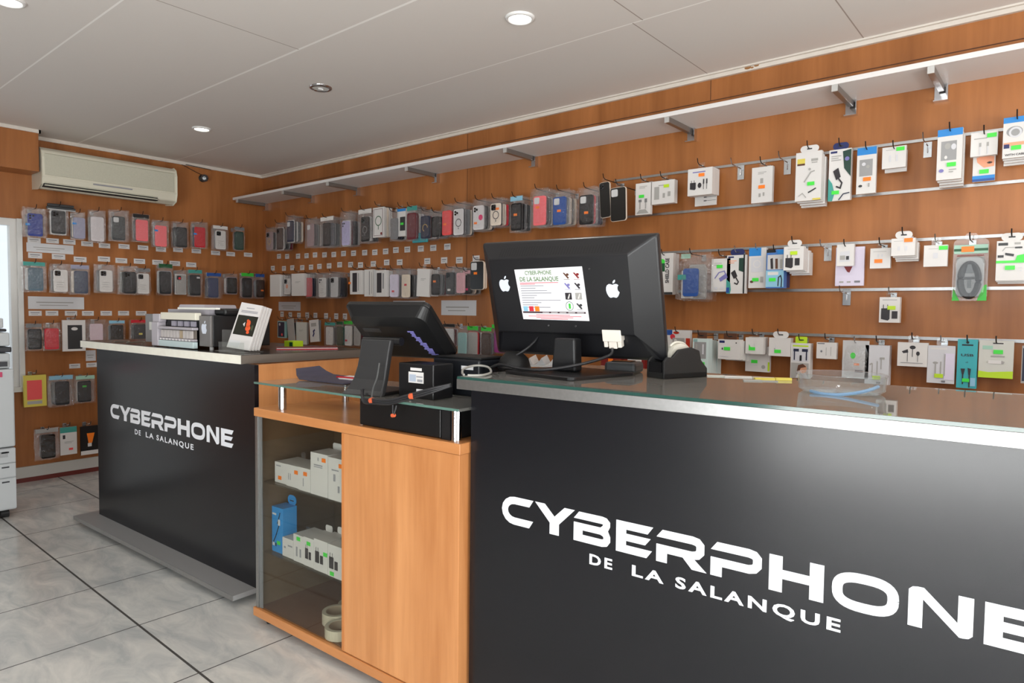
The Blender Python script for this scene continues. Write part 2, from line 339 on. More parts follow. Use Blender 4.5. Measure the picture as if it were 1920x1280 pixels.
# panel joints of the long wall
JOINT = mat('panel_joint', (84, 50, 30), 0.7)
struct(MB().box(0, -.0012, HC-.125, XR, 0, HC-.121, JOINT).box(2.443, -.0012, 0, 2.446, 0, HC, JOINT).box(4.05, -.0012, HC-.12, 4.053, 0, HC, JOINT), 'trim_12')

# ------------------------------------------------------------------ ceiling lamps
LEDM = mat('lit_led_disc', (255, 255, 255), 0.5, emit=14.0, ecol=(255, 250, 240))
LENSOFF = mat('unlit_lens', (216, 218, 214), 0.3)
def downlight(x, y, lit, label):
    t = thing('ceiling_downlight', label, 'ceiling light', (x, y, HC), group='round ceiling downlights')
    MB().lathe([(.058, 0), (.056, -.006), (.047, -.010), (.043, -.004)], CHROME if not lit else WHITE, 40).build('trim_ring', t, smooth=True)
    b = MB().lathe([(.0001, -.0045), (.03, -.005), (.0435, -.004)], LEDM if lit else LENSOFF, 40)
    b.build('lens' if not lit else 'lit_disc', t, smooth=True)
    if not lit: MB().lathe([(.012, -.005), (.012, -.006), (.0001, -.0062)], CHROME, 20).box(-.003, -.014, -.012, .003, .014, -.006, WHITE).build('centre_clip', t)
    if lit:
        d = bpy.data.lights.new('led_spot', 'SPOT'); d.energy = 16; d.spot_size = 2.6; d.spot_blend = 0.6; d.shadow_soft_size = 0.04; d.color = (1, .97, .92)
        o = bpy.data.objects.new('led_spot', d); o.location = (0, 0, -.02); o.parent = t; COL.objects.link(o)
downlight(3.727, -1.057, True, 'lit downlight in the ceiling nearest the long shelf')
downlight(1.105, -1.056, True, 'lit downlight in the ceiling near the air conditioner')
downlight(2.398, -1.053, False, 'unlit chrome-rimmed downlight between the two lit ones')
downlight(2.313, -2.36, True, 'lit downlight cut by the top edge of the view')
downlight(5.04, -1.055, True, 'lit downlight above the near counter')

# ------------------------------------------------------------------ air conditioner and camera on the left wall
IVORY = mat('aged_ivory_plastic', (224, 220, 202), 0.4); IVORYD = mat('ivory_grille', (200, 198, 180), 0.5, noise=.05, nscale=150)
t = thing('air_conditioner', 'cream split air conditioner high on the wall by the corner', 'air conditioner', (0.001, -1.25, 1.975))
b = MB()                                                             # profile in x-z swept along y
prof = [(0, .012), (.13, 0), (.185, .022), (.199, .07), (.2, .2), (.186, .245), (.15, .268), (0, .268)]
def sweep(prof, y0, y1, m, mb):
    n = len(prof); vs = [(p[0], y0, p[1]) for p in prof]+[(p[0], y1, p[1]) for p in prof]
    return mb.add(vs, [tuple(range(n)), tuple(range(2*n-1, n-1, -1))]+[(i, (i+1) % n, (i+1) % n+n, i+n) for i in range(n)], m)
sweep(prof, -.435, .435, IVORY, b); b.build('casing', t, bevel=.008, smooth=False)
b = MB().box(.1985, -.415, .085, .2035, .415, .222, IVORYD); b.build('front_grille', t, bevel=.002)
MB().box(.199, -.415, .226, .204, .42, .232, IVORY).box(.199, -.43, .072, .205, .43, .08, IVORY).build('front_ridge', t)
MB().box(.12, -.42, .008, .187, .30, .046, BLACKM).build('air_outlet', t, rot=(0, 0, 0))
for k, z in enumerate((.014, .03)): MB().box(.175, -.415, z, .198, .295, z+.007, IVORYD).build('louvre', t)
MB().box(.196, -.13, .060, .2035, .12, .068, INK).build('display_strip', t)
t = thing('security_camera', 'small dark ball camera under the coving by the corner', 'camera', (0.001, -.53, 2.235))
MB().lathe([(.0001, 0), (.028, .002), (.03, .012), (.02, .02)], BLACKM, 20).build('base', t, rot=(0, PI/2, 0))
MB().lathe([(.0001, -.03), (.02, -.023), (.03, 0), (.022, .02), (.0001, .03)], mat('camera_grey', (74, 76, 80), .4), 20, (.045, 0, -.002)).build('ball', t, smooth=True)
MB().lathe([(.0001, .004), (.013, .003), (.014, 0)], mat('lens_glint', (170, 176, 180), .2), 16).build('lens', t, loc=(.066, -.012, -.008), rot=(0, 1.75, -.5))
o = MB().tube(smooth_path([(.012, -.53, 2.26), (.012, -.58, 2.275), (.012, -.66, 2.305), (.012, -.70, 2.318)]), .0022, BLACKM, 6).build('camera_cable', t); o.location = (-.001, .53, -2.235)

# ------------------------------------------------------------------ long shelf with its brackets
t = thing('wall_shelf', 'long white shelf running along the top of the cherry wall', 'shelf', (0, 0, 2.096))
MB().box(.005, -.275, 0, XR-.05, -.001, .02, SHELFW).build('board', t, bevel=.001)
BRK = [.065, .753, 1.333, 2.171, 2.987, 3.962, 4.678, 5.0, 5.9]
BL = ['grey steel bracket under the shelf at the wall corner', 'second bracket from the corner under the long shelf', 'third bracket from the corner under the long shelf', 'bracket under the shelf above the green-ring pack', 'bracket under the shelf above the monitor',
      'bracket under the shelf above the plug-and-leads box', 'bracket under the shelf above the navy-topped pack', 'bracket under the shelf between green-corner box and bare white ticket', 'bracket under the shelf past the view edge']
BRKM = mat('bracket_steel', (150, 146, 142), 0.3, 0.8)
for x, lb in list(zip(BRK, BL))[:8]:
    t = thing('shelf_bracket', lb, 'bracket', (x, 0, 2.096), group='brackets under the long shelf')
    MB().box(-.011, -.268, -.026, .011, -.02, -.0005, BRKM).build('arm', t, bevel=.002)
    MB().box(-.011, -.274, -.026, .011, -.268, -.0005, mat('bracket_cap', (205, 205, 203), .3, .5)).build('end_cap', t)
    MB().box(-.024, -.03, -.062, .024, -.0005, -.058, CHROME).box(-.024, -.004, -.058, .024, -.0005, -.0005, CHROME).box(.02, -.03, -.058, .024, -.004, -.001, CHROME).build('wall_clip', t)

# ------------------------------------------------------------------ CYBERPHONE lettering
def arc(cx, cz, r, a0, a1, n=7, ry=None): return [(cx+r*math.cos(math.radians(a0+(a1-a0)*k/n)), cz+(ry or r)*math.sin(math.radians(a0+(a1-a0)*k/n))) for k in range(n+1)]
def glyph(mb, ch, x, w, z, h, y0, y1, m):
    """wide techno capital, width w, height h, lower-left corner (x,z)"""
    T = lambda p: (x+p[0]*w, p[1], z+p[2]*h)
    step = [0]
    def nxt(): step[0] += 1; return y0-step[0]*4e-5
    P = lambda pts: mb.prism(pts, nxt(), y1, m, T)
    t = .26; a = h/w                         # stroke heights in unit space, a = unit width of one unit height
    def S(pts, tt=t):                        # ribbon in metric-proportioned space
        stroke(mb, [(px/a, pz) for px, pz in pts], tt, nxt(), y1, m, lambda v: (x+v[0]*a*w, v[1], z+v[2]*h))
    if ch == 'C':
        S([(.84, .87), (.42, .87)]+[(px, pz) for px, pz in [(.42+(-.30)*math.sin(q*PI/8), .5+.37*math.cos(q*PI/8)) for q in range(1, 8)]]+[(.42, .13), (.84, .13)])
        P([(.84, .74), (.88, .74), (1, 1), (.84, 1)]); P([(.84, 0), (.88, 0), (1, .26), (.84, .26)])
    elif ch == 'Y': P([(0, 1), (.25, 1), (.5, .62), (.5, .36), (.40, .36)]); P([(.75, 1), (1, 1), (.60, .36), (.5, .36), (.5, .62)]); P([(.385, 0), (.615, 0), (.615, .40), (.385, .40)])
    elif ch == 'B':
        S([(.14, .87), (.75, .87), (.83, .85), (.875, .79), (.875, .72), (.84, .62), (.77, .53)], .24); P([(.14, .75), (.14, .99), (.02+.12, .99), (.0, .75)])
        P([(0, .39), (.79, .39), (.79, .62), (0, .62)]); P([(0, 0), (.24, 0), (.24, .5), (0, .5)])
        S([(.75, .50), (.85, .44), (.885, .34), (.885, .24), (.84, .15), (.75, .12), (.2, .12)], .24)
    elif ch == 'E':
        P([(0, 0), (.27, 0), (.27, 1), (0, 1)])
        for z0, z1, e in ((.75, 1, .98), (.39, .62, .92), (0, .25, .96)): P([(.2, z0), (e-.14, z0), (e, z1), (.2, z1)])
    elif ch in 'RP':
        S([(.14, .88), (.72, .88), (.82, .85), (.875, .76), (.875, .56), (.82, .46), (.72, .42), (.0, .42)], .24); P([(.14, .76), (.14, 1), (.12, 1), (0, .76)])
        P([(0, 0), (.22, 0), (.22, .52), (0, .52)])
        if ch == 'R': P([(.50, .36), (.72, 0), (1, 0), (.74, .34)])
    elif ch == 'H': P([(0, 0), (.25, 0), (.25, 1), (0, 1)]); P([(.75, 0), (1, 0), (1, 1), (.75, 1)]); P([(.2, .38), (.8, .38), (.8, .63), (.2, .63)])
    elif ch == 'O':
        pts = []
        for k in range(33):
            q = 2*PI*k/32; cx, sz = math.cos(q), math.sin(q); e = .72
            pts.append((.5+.385*math.copysign(abs(cx)**e, cx), .5+.375*math.copysign(abs(sz)**e, sz)))
        S(pts, .25)
    elif ch == 'N':
        P([(0, 0), (.23, 0), (.23, .86), (.14, 1), (.06, .98), (0, .9)]); P([(.77, 1), (1, 1), (1, .1), (.94, .02), (.86, 0), (.77, .14)]); P([(.14, 1), (.24, 1), (.86, .22), (.86, 0), (.8, 0), (.18, .78)])
LET = [('C', .157, .107), ('Y', .270, .122), ('B', .390, .107), ('E', .510, .098), ('R', .615, .120), ('P', .744, .115), ('H', .869, .106), ('O', .985, .126), ('N', 1.121, .100), ('E', 1.237, .098)]
def logo(parent, y, dx, sx, z, zsub, hs=.0255):
    b = MB()
    for ch, x, w in LET: glyph(b, ch, dx+(x-.157)*sx, w*sx, z, .0755, y-.0012, y, VINYL)
    b.build('lettering', parent)
    for wd, xa, xb in (('DE', .436, .500), ('LA', .551, .632), ('SALANQUE', .663, 1.008)):
        MB().text(wd, dx+((xa+xb)/2-.157)*sx, zsub, hs, y-.0012, VINYL, bold=.03, space=1.3, width=(xb-xa)*sx).build('lettering', parent)

# ------------------------------------------------------------------ left counter
LA = 0.0324
t = thing('shop_counter', 'far black counter with white lettering, printer on top', 'counter', (1.33, -1.755, 0), LA)
TOPB = mat('dark_counter_top', (44, 40, 38), 0.22); TRIMC = mat('cream_edge_trim', (250, 245, 232), 0.4, noise=.04, nscale=30)
MB().box(0, 0, .05, 1.562, .018, .968, PANEL).build('front_panel', t)
logo(t, 0, .169, 1.047, .6065, .5535)
MB().box(1.535, .0185, .05, 1.562, .66, .968, BEECH).build('end_panel', t)
MB().box(0, .0185, .05, .02, .66, .968, BEECH).build('far_end_panel', t)
MB().box(-.196, -.004, .968, 1.474, .66, 1.0045, TOPB).build('counter_top', t, bevel=.001)
MB().box(-.198, -.009, .967, 1.476, -.0045, 1.003, TRIMC).build('front_edging', t)
MB().box(1.4765, -.009, .967, 1.480, .66, 1.003, mat('grey_brown_edging', (108, 100, 92), .5)).build('side_edging', t)
MB().box(-.075, -.10, .03, 1.562, .14, .05, mat('grey_plinth_board', (150, 150, 150), .4)).build('base_board', t)
MB().box(-.075, -.1015, .030, 1.562, -.1002, .050, ALU).build('base_edging', t)
MB().box(0.0, .0, 0.0, 1.5, .12, .0295, mat('recessed_plinth', (120, 118, 114), .5)).build('plinth', t)

# ------------------------------------------------------------------ right counter
RA = 0.042
t = thing('display_counter', 'near black counter with white lettering, glass top and monitor', 'counter', (4.086, -1.76, 0), RA)
MB().box(.045, .012, 0, 3.4, .03, .976, PANEL).build('front_panel', t)
logo(t, .012, .157, 1.0, .6245, .575)
MB().box(0, 0, .9765, 3.42, .03, 1.0045, ALU).box(0, .0305, .9765, .03, .62, 1.0045, ALU).build('aluminium_edging', t, bevel=.001)
g = MB().box(.002, .002, 1.0048, 3.4, .62, 1.0125, GLASS); g.build('glass_top', t)
MB().box(.002, .0, 1.005, 3.4, .0018, 1.0123, GEDGE).box(.002, .6202, 1.005, 3.4, .622, 1.0123, mat('back_glass_edge', (150, 160, 158), .15)).build('glass_edge', t)
MB().box(.045, .0305, 0, .065, .62, .976, PANEL).build('end_panel', t)
MB().box(.066, .031, .82, 3.4, .62, .838, mat('pale_shelf_lining', (206, 190, 172), .5, noise=.04, nscale=6)).build('inner_shelf', t)
MB().box(.066, .602, .0, 3.4, .62, .8195, BEECHX).build('back_panel', t)
b = MB()
b.box(1.05, .18, .8385, 1.13, .30, .855, CARTON).box(1.057, .188, .855, 1.088, .26, .8556, INK).box(1.094, .188, .855, 1.122, .26, .8556, INK)
o = b.build('white_box', None); o.matrix_world = Matrix.Translation((4.086, -1.76, 0)) @ Matrix.Rotation(RA, 4, 'Z'); tag(o, 'small white box with two grey squares beneath the glass top', 'box')

# ------------------------------------------------------------------ middle cabinet
CA = 0.0294; CO = (3.085, -1.810)
t = thing('display_cabinet', 'beech cabinet with glass door between the two black counters', 'cabinet', (*CO, 0), CA)
W, D, H = 1.035, .37, .8265
MB().box(-.006, -.004, .795, W+.004, D, H, BEECHX).build('top_board', t, bevel=.002)
MB().box(-.015, -.006, .032, W+.004, D, .064, BEECHX).build('bottom_board', t, bevel=.002)
MB().box(.004, D-.016, .065, W, D, .794, DARKIN).build('back_panel', t)
MB().box(.512, .016, .065, .530, D-.017, .794, BEECH).build('divider', t)
MB().box(.005, .012, .0645, .5115, D-.017, .0665, mat('brown_floor_lining', (118, 80, 54), .4)).build('cabinet_floor', t)  # lining added over the bottom board, browner to stand for tinted door glass
MB().box(.005, .012, .790, .5115, D-.017, .7945, DARKIN).build('top_lining', t)
MB().box(W-.018, .0, .065, W, D-.017, .794, BEECH).build('side_panel', t)
MB().box(-.004, .0, .065, .012, .016, .794, ALU).build('corner_post', t)
MB().box(.0, .017, .065, .006, D-.017, .794, mat('taupe_side_panel', (104, 86, 66), .5)).build('side_panel', t)
MB().box(.013, .004, .066, .512, .008, .793, GLASSD).build('glass_door', t)
MB().box(.013, .0045, .066, .030, .0095, .793, mat('grey_seal', (120, 122, 124), .4)).build('door_seal', t)
d = MB().box(.5125, -.001, .066, W-.0005, .0155, .794, BEECH).build('wooden_door', t, bevel=.0008)
MB().box(.5135, -.0018, .068, .5255, -.0011, .792, mat('door_edge', (190, 122, 68), .4)).build('edge_strip', d)
for k, z in enumerate((.545, .276)): MB().box(.006, .03, z-.006, .511, D-.018, z, GLASSD).build('glass_shelf', t)
for x, y in ((.03, .04), (W-.04, .04), (.03, D-.04), (W-.04, D-.04)): MB().lathe([(.015, 0), (.015, .031)], BLACKM, 12, (x, y, 0)).build('foot', t)
MB().box(.0, -.004, .9165, W, .36, .9245, GLASS).build('raised_glass_shelf', t)
MB().box(.0, -.0062, .917, W, -.0042, .924, mat('raised_edge', (90, 122, 112), .15)).build('raised_glass_edge', t)
for x, y in ((.122, .035), (.565, .05), (1.002, .022), (.122, .32), (1.002, .32)): MB().lathe([(.0001, 0), (.0145, 0), (.0145, .0895), (.0001, .0895)], CHROME, 20, (x, y, H+.0002)).build('glass_post', t, smooth=False)
# ------------------------------------------------------------------ desktop monitor seen from behind
MON = mat('monitor_shell', (24, 24, 27), 0.34, noise=.04, nscale=12); MOND = mat('monitor_shell_dark', (15, 16, 19), 0.45)
LOGOM = mat('pale_logo', (214, 222, 236), 0.4)
APPLE = [(0, .36), (.10, .40), (.22, .425), (.34, .395), (.42, .33), (.355, .255), (.325, .15), (.335, .03), (.38, -.06), (.46, -.13), (.40, -.28), (.31, -.42), (.21, -.495), (.10, -.475), (0, -.45), (-.10, -.475), (-.21, -.495), (-.32, -.42), (-.43, -.22), (-.485, 0), (-.465, .2), (-.385, .35), (-.25, .425), (-.12, .405)]
LEAF = [(.02, .46), (.10, .47), (.19, .55), (.215, .66), (.20, .70), (.11, .665), (.04, .58)]
def fruit(mb, x, z, s, y, m, th=.0006):
    for poly in (APPLE, LEAF): mb.prism([(x+p[0]*s, z+p[1]*s) for p in poly], y-th, y, m)
MC = Vector((4.27, -1.48, 1.0125)); MY = math.radians(5.9); MT = math.radians(14.8)
t = thing('desktop_monitor', 'wide black monitor seen from behind with notice and two apple emblems', 'monitor', MC, MY)
b = MB()
Wm, Hm = .297, .1845
rim = [(-Wm, -Hm), (Wm, -Hm), (Wm, Hm), (-Wm, Hm)]; inn = [(-Wm+.045, -.100), (Wm-.075, -.100), (Wm-.075, Hm-.047), (-Wm+.045, Hm-.047)]
vs = [(p[0], .012, p[1]) for p in rim]+[(p[0], -.010, p[1]) for p in rim]+[(p[0], -.050, p[1]) for p in inn]
vs += [(-Wm+.045, -.028, -.101), (Wm-.075, -.028, -.101), (Wm-.035, -.020, -Hm+.012), (-Wm+.02, -.020, -Hm+.012)]
fs = [(3, 2, 1, 0)]+[(i, (i+1) % 4, (i+1) % 4+4, i+4) for i in range(4)]+[(5, 6, 10, 9), (6, 7, 11, 10), (7, 4, 8, 11), (8, 9, 10, 11), (8, 12, 13, 9), (12, 15, 14, 13), (4, 15, 12, 8), (5, 9, 13, 14), (4, 5, 14, 15)]
fs = [f[::-1] if k == 0 else f for k, f in enumerate(fs)]
b.add(vs, fs, MON)
bm = bmesh.new()
cv = b.build('back_cover', t, bevel=.011, seg=4)
bm.from_mesh(cv.data); bmesh.ops.recalc_face_normals(bm, faces=bm.faces); bm.to_mesh(cv.data); bm.free()
off = Vector((4.239, -1.42, 1.239))-MC
c, s_ = math.cos(MY), math.sin(MY); off = Vector((c*off.x+s_*off.y, -s_*off.x+c*off.y, off.z))
cv.location = off; cv.rotation_euler = (MT, 0, 0)
MB().box(-Wm+.006, .0125, -Hm+.006, Wm-.006, .022, Hm-.006, BLACKG).build('screen', t, loc=off, rot=(MT, 0, 0))
b = MB(); sl = .040/.047
for k in range(46):                                                     # row of vent slots across the upper slope
    x = -.215+k*.0092; za, zb = Hm-.040, Hm-.018+.003*math.sin(k*.15)
    ya = lambda z: -.010-(Hm-z)*.040/.047
    b.add([(x, ya(za)-.0006, za), (x+.0042, ya(za)-.0006, za), (x+.0072, ya(zb)-.0006, zb), (x+.003, ya(zb)-.0006, zb)], [(0, 1, 2, 3)], BLACKM)
b.build('vent_grille', cv)
for x, z in ((-.203, .056), (.168, .036)):
    b = MB(); fruit(b, x, z, .042 if x < 0 else .044, -.0502, LOGOM); b.build('apple_emblem', cv)['label'] = 'pale apple-shaped emblem'
for x, z in ((-.06, -.073), (.035, -.073), (.10, .10)): MB().lathe([(.0001, -.0008), (.0022, -.0008), (.0022, .001)], SILVER, 10).build('screw', cv, loc=(x, -.0505, z), rot=(PI/2, 0, 0))
# notice stuck on the back
n = MB(); px0, px1, pz0, pz1 = -.155, .083, -.054, .108
PW = mat('notice_paper', (240, 239, 244), 0.6)
n.prism([(px0+.006, pz0), (px1, pz0-.002), (px1-.006, pz1), (px0-.004, pz1-.004)], -.0512, -.0503, PW)
GRN = mat('notice_green', (118, 142, 108), .7); RED = mat('notice_red', (214, 82, 92), .7); BAR = mat('notice_bar', (66, 44, 52), .6)
n.text('CYBER-PHONE', -.075, .087, .0125, -.0514, GRN, bold=.035, width=.095); n.text('DE LA SALANQUE', -.075, .067, .0135, -.0514, GRN, bold=.035, width=.138)
def ln(x0, x1, z, m, h=.0022): n.box(x0, -.0514, z, x1, -.0512, z+h, m)
ln(-.145, -.008, .0605, RED); ln(-.145, -.09, .0565, RED)
for k, e in enumerate((-.06, -.09, -.05, -.036, -.088, -.098, -.006, -.075, -.088, -.045)): ln(-.144, e, .051-k*.0075, INK, .0026)
for k, cc in enumerate(('skyl', 'red', 'orange')): n.box(-.143+k*.021, -.0515, -.028, -.127+k*.021, -.0512, -.012, C(cc))
n.box(-.147, -.0513, -.034, .074, -.0512, -.0285, BAR)
for k in range(5): ln(-.075+k*.030, -.052+k*.030, -.0325, CARTON, .002)
for k, (a0, a1) in enumerate(((-.10, .02), (-.128, .058), (-.10, .03), (-.085, .012))): ln(a0, a1, -.040-k*.0042, RED, .0019)
for r in range(4):                                                      # little pictures in two columns
    for q in range(2):
        cx, cz = .022+q*.034, .082-r*.031; cc = ('hair', 'maroon', 'purple2', 'dark', 'dark', 'ash', 'green', 'charcoal')[r*2+q]
        if r == 3 and q == 0:
            stroke(n, ell(cx, cz, .0125, .0135)+[(cx+.0125, cz)], .0016, -.0514, -.0512, C('dkgreen')); n.box(cx-.003, -.0514, cz-.008, cx+.004, -.0512, cz+.008, C('green'))
        elif r == 2: n.box(cx-.011, -.0514, cz-.011, cx+.011, -.0512, cz+.010, C(cc)); n.prism([(cx-.004, cz-.008), (cx+.001, cz-.009), (cx+.006, cz+.006), (cx+.003, cz+.007)], -.0516, -.0514, CARTON)
        else:
            n.prism([(cx-.011, cz+.008), (cx-.006, cz+.009), (cx+.009, cz-.007), (cx+.004, cz-.010)], -.0514, -.0512, C(cc)); n.prism(ell(cx+.004, cz+.003, .005, .004, 10), -.0515, -.0512, C(cc)); ln(cx-.01, cx+.01, cz-.012, C(cc), .0012)
n.build('notice', cv)['label'] = 'white notice of the shop with green heading'
p = MB(); IV = mat('ivory_plug', (232, 224, 214), .45)                    # video plug on the lower band
p.box(.120, -.052, -.118, .180, -.026, -.082, IV).box(.122, -.050, -.136, .134, -.030, -.117, IV).box(.166, -.050, -.136, .178, -.030, -.117, IV).box(.137, -.049, -.140, .163, -.030, -.117, IV)
p.build('video_plug', cv, bevel=.002)['label'] = 'ivory video plug'
MB().prism([(-.038, .010), (.044, .010), (.040, .108), (-.030, .108)], -.028, .016, MOND).build('stand_neck', t, bevel=.006)
MB().prism(rrect(-.145, -.14, .135, .14, .02), 0, .010, BLACK, lambda v: (v[0]+.015, v[2]+.0, v[1])).build('stand_base', t, bevel=.002, rot=(0, 0, -.26))
def cable(name, label, pts, r, m, cat='cable', n=6, parent=None):
    o = MB().tube(smooth_path(pts, n), r, m, 7).build(name, None, smooth=True)
    if parent: bpy.context.view_layer.update(); o.parent = parent; o.matrix_parent_inverse = parent.matrix_world.inverted(); return o
    tag(o, label, cat); return o
CBL = mat('dark_cable', (34, 34, 37), 0.45); GCBL = mat('grey_cable', (170, 168, 162), 0.5)
cable('video_cable', 'dark cable looping down from the ivory monitor plug', [(4.389, -1.421, 1.093), (4.388, -1.436, 1.072), (4.345, -1.53, 1.048), (4.27, -1.59, 1.032), (4.19, -1.60, 1.031), (4.10, -1.58, 1.036), (4.03, -1.56, 1.020), (3.985, -1.53, 1.018)], .0045, CBL, parent=t)
cable('power_cable', 'dark lead hanging from the lower left of the monitor', [(4.118, -1.4195, 1.124), (4.113, -1.44, 1.10), (4.09, -1.47, 1.07), (4.03, -1.49, 1.035), (3.98, -1.50, 1.019), (3.95, -1.50, 1.018)], .0042, CBL, parent=t)
cable('grey_cable', 'pale grey lead looped on the counter corner beside the till', [(4.10, -1.745, 1.0165), (4.06, -1.71, 1.018), (4.02, -1.66, 1.024), (4.02, -1.61, 1.030), (4.06, -1.60, 1.028), (4.11, -1.64, 1.018), (4.14, -1.70, 1.0165), (4.145, -1.73, 1.0165), (4.12, -1.75, 1.0165)], .0035, GCBL)
# things around the monitor
t = thing('hand_scanner', 'rounded black gadget on the counter left of the monitor', 'scanner', (4.05, -1.46, 1.0125))
MB().lathe([(.0001, .058), (.025, .054), (.045, .036), (.052, .012), (.05, 0), (.0001, 0)], BLACKM, 28).build('shell', t, smooth=True)
MB().lathe([(.053, .002), (.055, .006), (.053, .010)], BLACK, 28).build('foot_ring', t)
t = thing('paper_tray', 'crumpled white paper tray lying behind the monitor stand', 'tray', (4.03, -1.29, 1.0125), .55)
MB().box(-.10, -.07, .001, .10, .07, .007, CARTON).build('sheet', t); b = MB()
for k in range(5):
    x = -.09+k*.04; b.add([(x, -.068, .008), (x+.03, -.068, .008), (x+.036, .068, .008), (x+.004, .068, .008), (x+.016, -.06, .03), (x+.024, .06, .034)], [(0, 1, 4), (1, 2, 5, 4), (2, 3, 5), (3, 0, 4, 5)], CARTON if k % 2 else mat('paper_grey', (196, 196, 198), .6))
b.build('folds', t)
t = thing('card_reader', 'dark grey payment gadget lying behind the monitor foot', 'reader', (4.36, -1.30, 1.0125), .2)
MB().box(-.05, -.045, 0, .05, .045, .034, mat('dark_grey_shell', (58, 60, 62), .4)).build('shell', t, bevel=.01); MB().box(-.03, -.03, .0345, .03, .02, .037, BLACKG).build('window', t)
t = thing('tape_dispenser', 'black tape dispenser right of the monitor on the glass', 'tape dispenser', (4.545, -1.315, 1.0125), -.35)
side = [(-.085, 0), (.085, 0), (.085, .026), (.06, .05), (.052, .078), (.02, .088), (-.03, .082), (-.055, .06), (-.072, .062), (-.085, .05)]
MB().prism(side, -.036, -.027, BLACKM, lambda v: (v[1], v[0], v[2])).prism(side, .027, .036, BLACKM, lambda v: (v[1], v[0], v[2])).box(-.036, -.085, 0, .036, .085, .018, BLACKM).build('body', t, bevel=.003)
MB().box(-.026, -.086, .0185, .026, -.079, .046, BLACK).build('cutter_block', t)
b = MB(); TAPE = mat('tape_roll', (206, 202, 190), .35)
b.prism(ell(.0, .062, .036, .036, 28), -.012, .012, TAPE, lambda v: (v[1], v[0], v[2])).prism(ell(0, .062, .020, .020, 20), -.0125, .0125, BLACK, lambda v: (v[1], v[0], v[2])); b.build('tape_roll', t)
b = MB(); b.tube(smooth_path([(0, -.03, .09), (0, -.01, .101), (0, .02, .098), (0, .045, .080)]), .0035, TAPE, 6); b.build('loose_tape', t)
DISH = glassy('clear_plastic_dish', (.95, .97, .98), .05, .06, (220, 226, 232), .35, 14); BLUEP = mat('blue_film', (140, 178, 216), .3)
t = thing('plastic_dish', 'round clear plastic tub with a blue band on the glass', 'tub', (5.0, -1.375, 1.0125))
MB().lathe([(.0001, .002), (.085, .002), (.094, .008), (.097, .042), (.101, .044), (.099, .046), (.094, .044), (.091, .009), (.083, .005), (.0001, .005)], DISH, 40).build('tub', t, smooth=True)
b = MB(); b.tube(smooth_path([(.085*math.cos(q), .085*math.sin(q), .014+.012*math.sin(q*1.5+1)) for q in (-2.2, -1.8, -1.4, -1.0, -.6, -.2)]), .004, BLUEP, 6); b.build('blue_band', t)
for x, y, rz, w, c_, lb in ((4.78, -1.20, .6, .05, 'yellow', 'flat yellow strip at the back edge of the glass top'), (4.705, -1.175, .5, .07, 'white', 'white paper scrap left of the yellow strip'), (4.765, -1.255, .5, .045, 'ash', 'clear grey scrap in front of the yellow strip'), (4.64, -1.20, .5, .05, 'paleash', 'pale paper scrap near the teal window box')):
    t = thing('paper_scrap', lb, 'scrap', (x, y, 1.0128), rz)
    MB().box(-w, -.009, 0, w*.1, .009, .006 if c_ == 'yellow' else .003, C(c_)).box(w*.13, -.009, 0, w, .009, .007 if c_ == 'yellow' else .002, C(c_)).build('strip', t)

# ------------------------------------------------------------------ till (point-of-sale terminal) on the raised glass
TILL = mat('till_shell', (21, 21, 22), 0.38); TILLG = mat('till_stand', (44, 44, 45), 0.42)
TZ = 1.8265-1.8265+.9245
t = thing('till_terminal', 'black touch-screen till on the raised glass, seen from behind', 'till', (3.72, -1.70, TZ), math.radians(13))
scr = Matrix.Rotation(math.radians(47.5), 4, 'X')
SO = (-.015, .085, .205)
b = MB(); b.prism(rrect(-.168, -.125, .168, .125, .022), 0, .016, TILL); s1 = b.build('screen_panel', t, bevel=.003, loc=SO, rot=(math.radians(47.5), 0, 0))
b = MB(); vs = []
for (q, y) in ((rrect(-.165, -.122, .165, .122, .022), -.0005), (rrect(-.150, -.110, .150, .098, .03), -.028), (rrect(-.105, -.095, .105, .06, .03), -.036)): vs += [(p[0], y, p[1]) for p in q]
n = 24; fs = [(i+k*n, (i+1) % n+k*n, (i+1) % n+(k+1)*n, i+(k+1)*n) for k in range(2) for i in range(n)]+[tuple(range(2*n, 3*n)), tuple(range(n-1, -1, -1))]
b.add(vs, fs, TILL); s2 = b.build('back_shell', t, loc=SO, rot=(math.radians(47.5), 0, 0), smooth=False)
MB().box(-.155, .0165, -.112, .155, .0172, .112, BLACKG).build('touch_glass', s1)
b = MB(); VIO = mat('pale_violet_reflection', (132, 128, 196), .35)  # reflected light on the vent slots, painted in as violet stripes
for k in range(17): b.box(.070+.002*k-(.0 if k % 3 else .006), -.0375, .035-k*.0072, .088+.0026*k-(k % 4)*.003, -.0355, .039-k*.0072, VIO)
b.build('striped_reflection', s2)['label'] = 'pale violet striped reflection'
MB().box(-.115, -.0375, .03, -.045, -.034, .048, TILLG).build('port_cover', s2, bevel=.003)
b = MB(); q = [(-.10, .17, .055, .082), (-.075, .12, .05, .072), (-.045, .075, .047, .068), (-.02, .04, .06, .072), (-.005, .012, .09, .078), (.0, .0015, .105, .082)]
pr_ = [(-.030, .178), (-.037, .135), (-.045, .09), (-.055, .05), (-.072, .016), (-.085, .0)]
wl = [.060, .060, .064, .072, .086, .098]; wr = [.060, .056, .054, .054, .058, .062]; vs = []
for (y, z), l, r in zip(pr_, wl, wr): vs += [(-l-.03, y, z), (r-.03, y, z), (r-.03, y+.022, z), (-l-.03, y+.022, z)]
fs = [(0, 3, 2, 1), (20, 21, 22, 23)]+[(4*i+k, 4*i+(k+1) % 4, 4*i+4+(k+1) % 4, 4*i+4+k) for i in range(5) for k in range(4)]
b.add(vs, [f[::-1] for f in fs], TILLG); o = b.build('stand', t, bevel=.004)
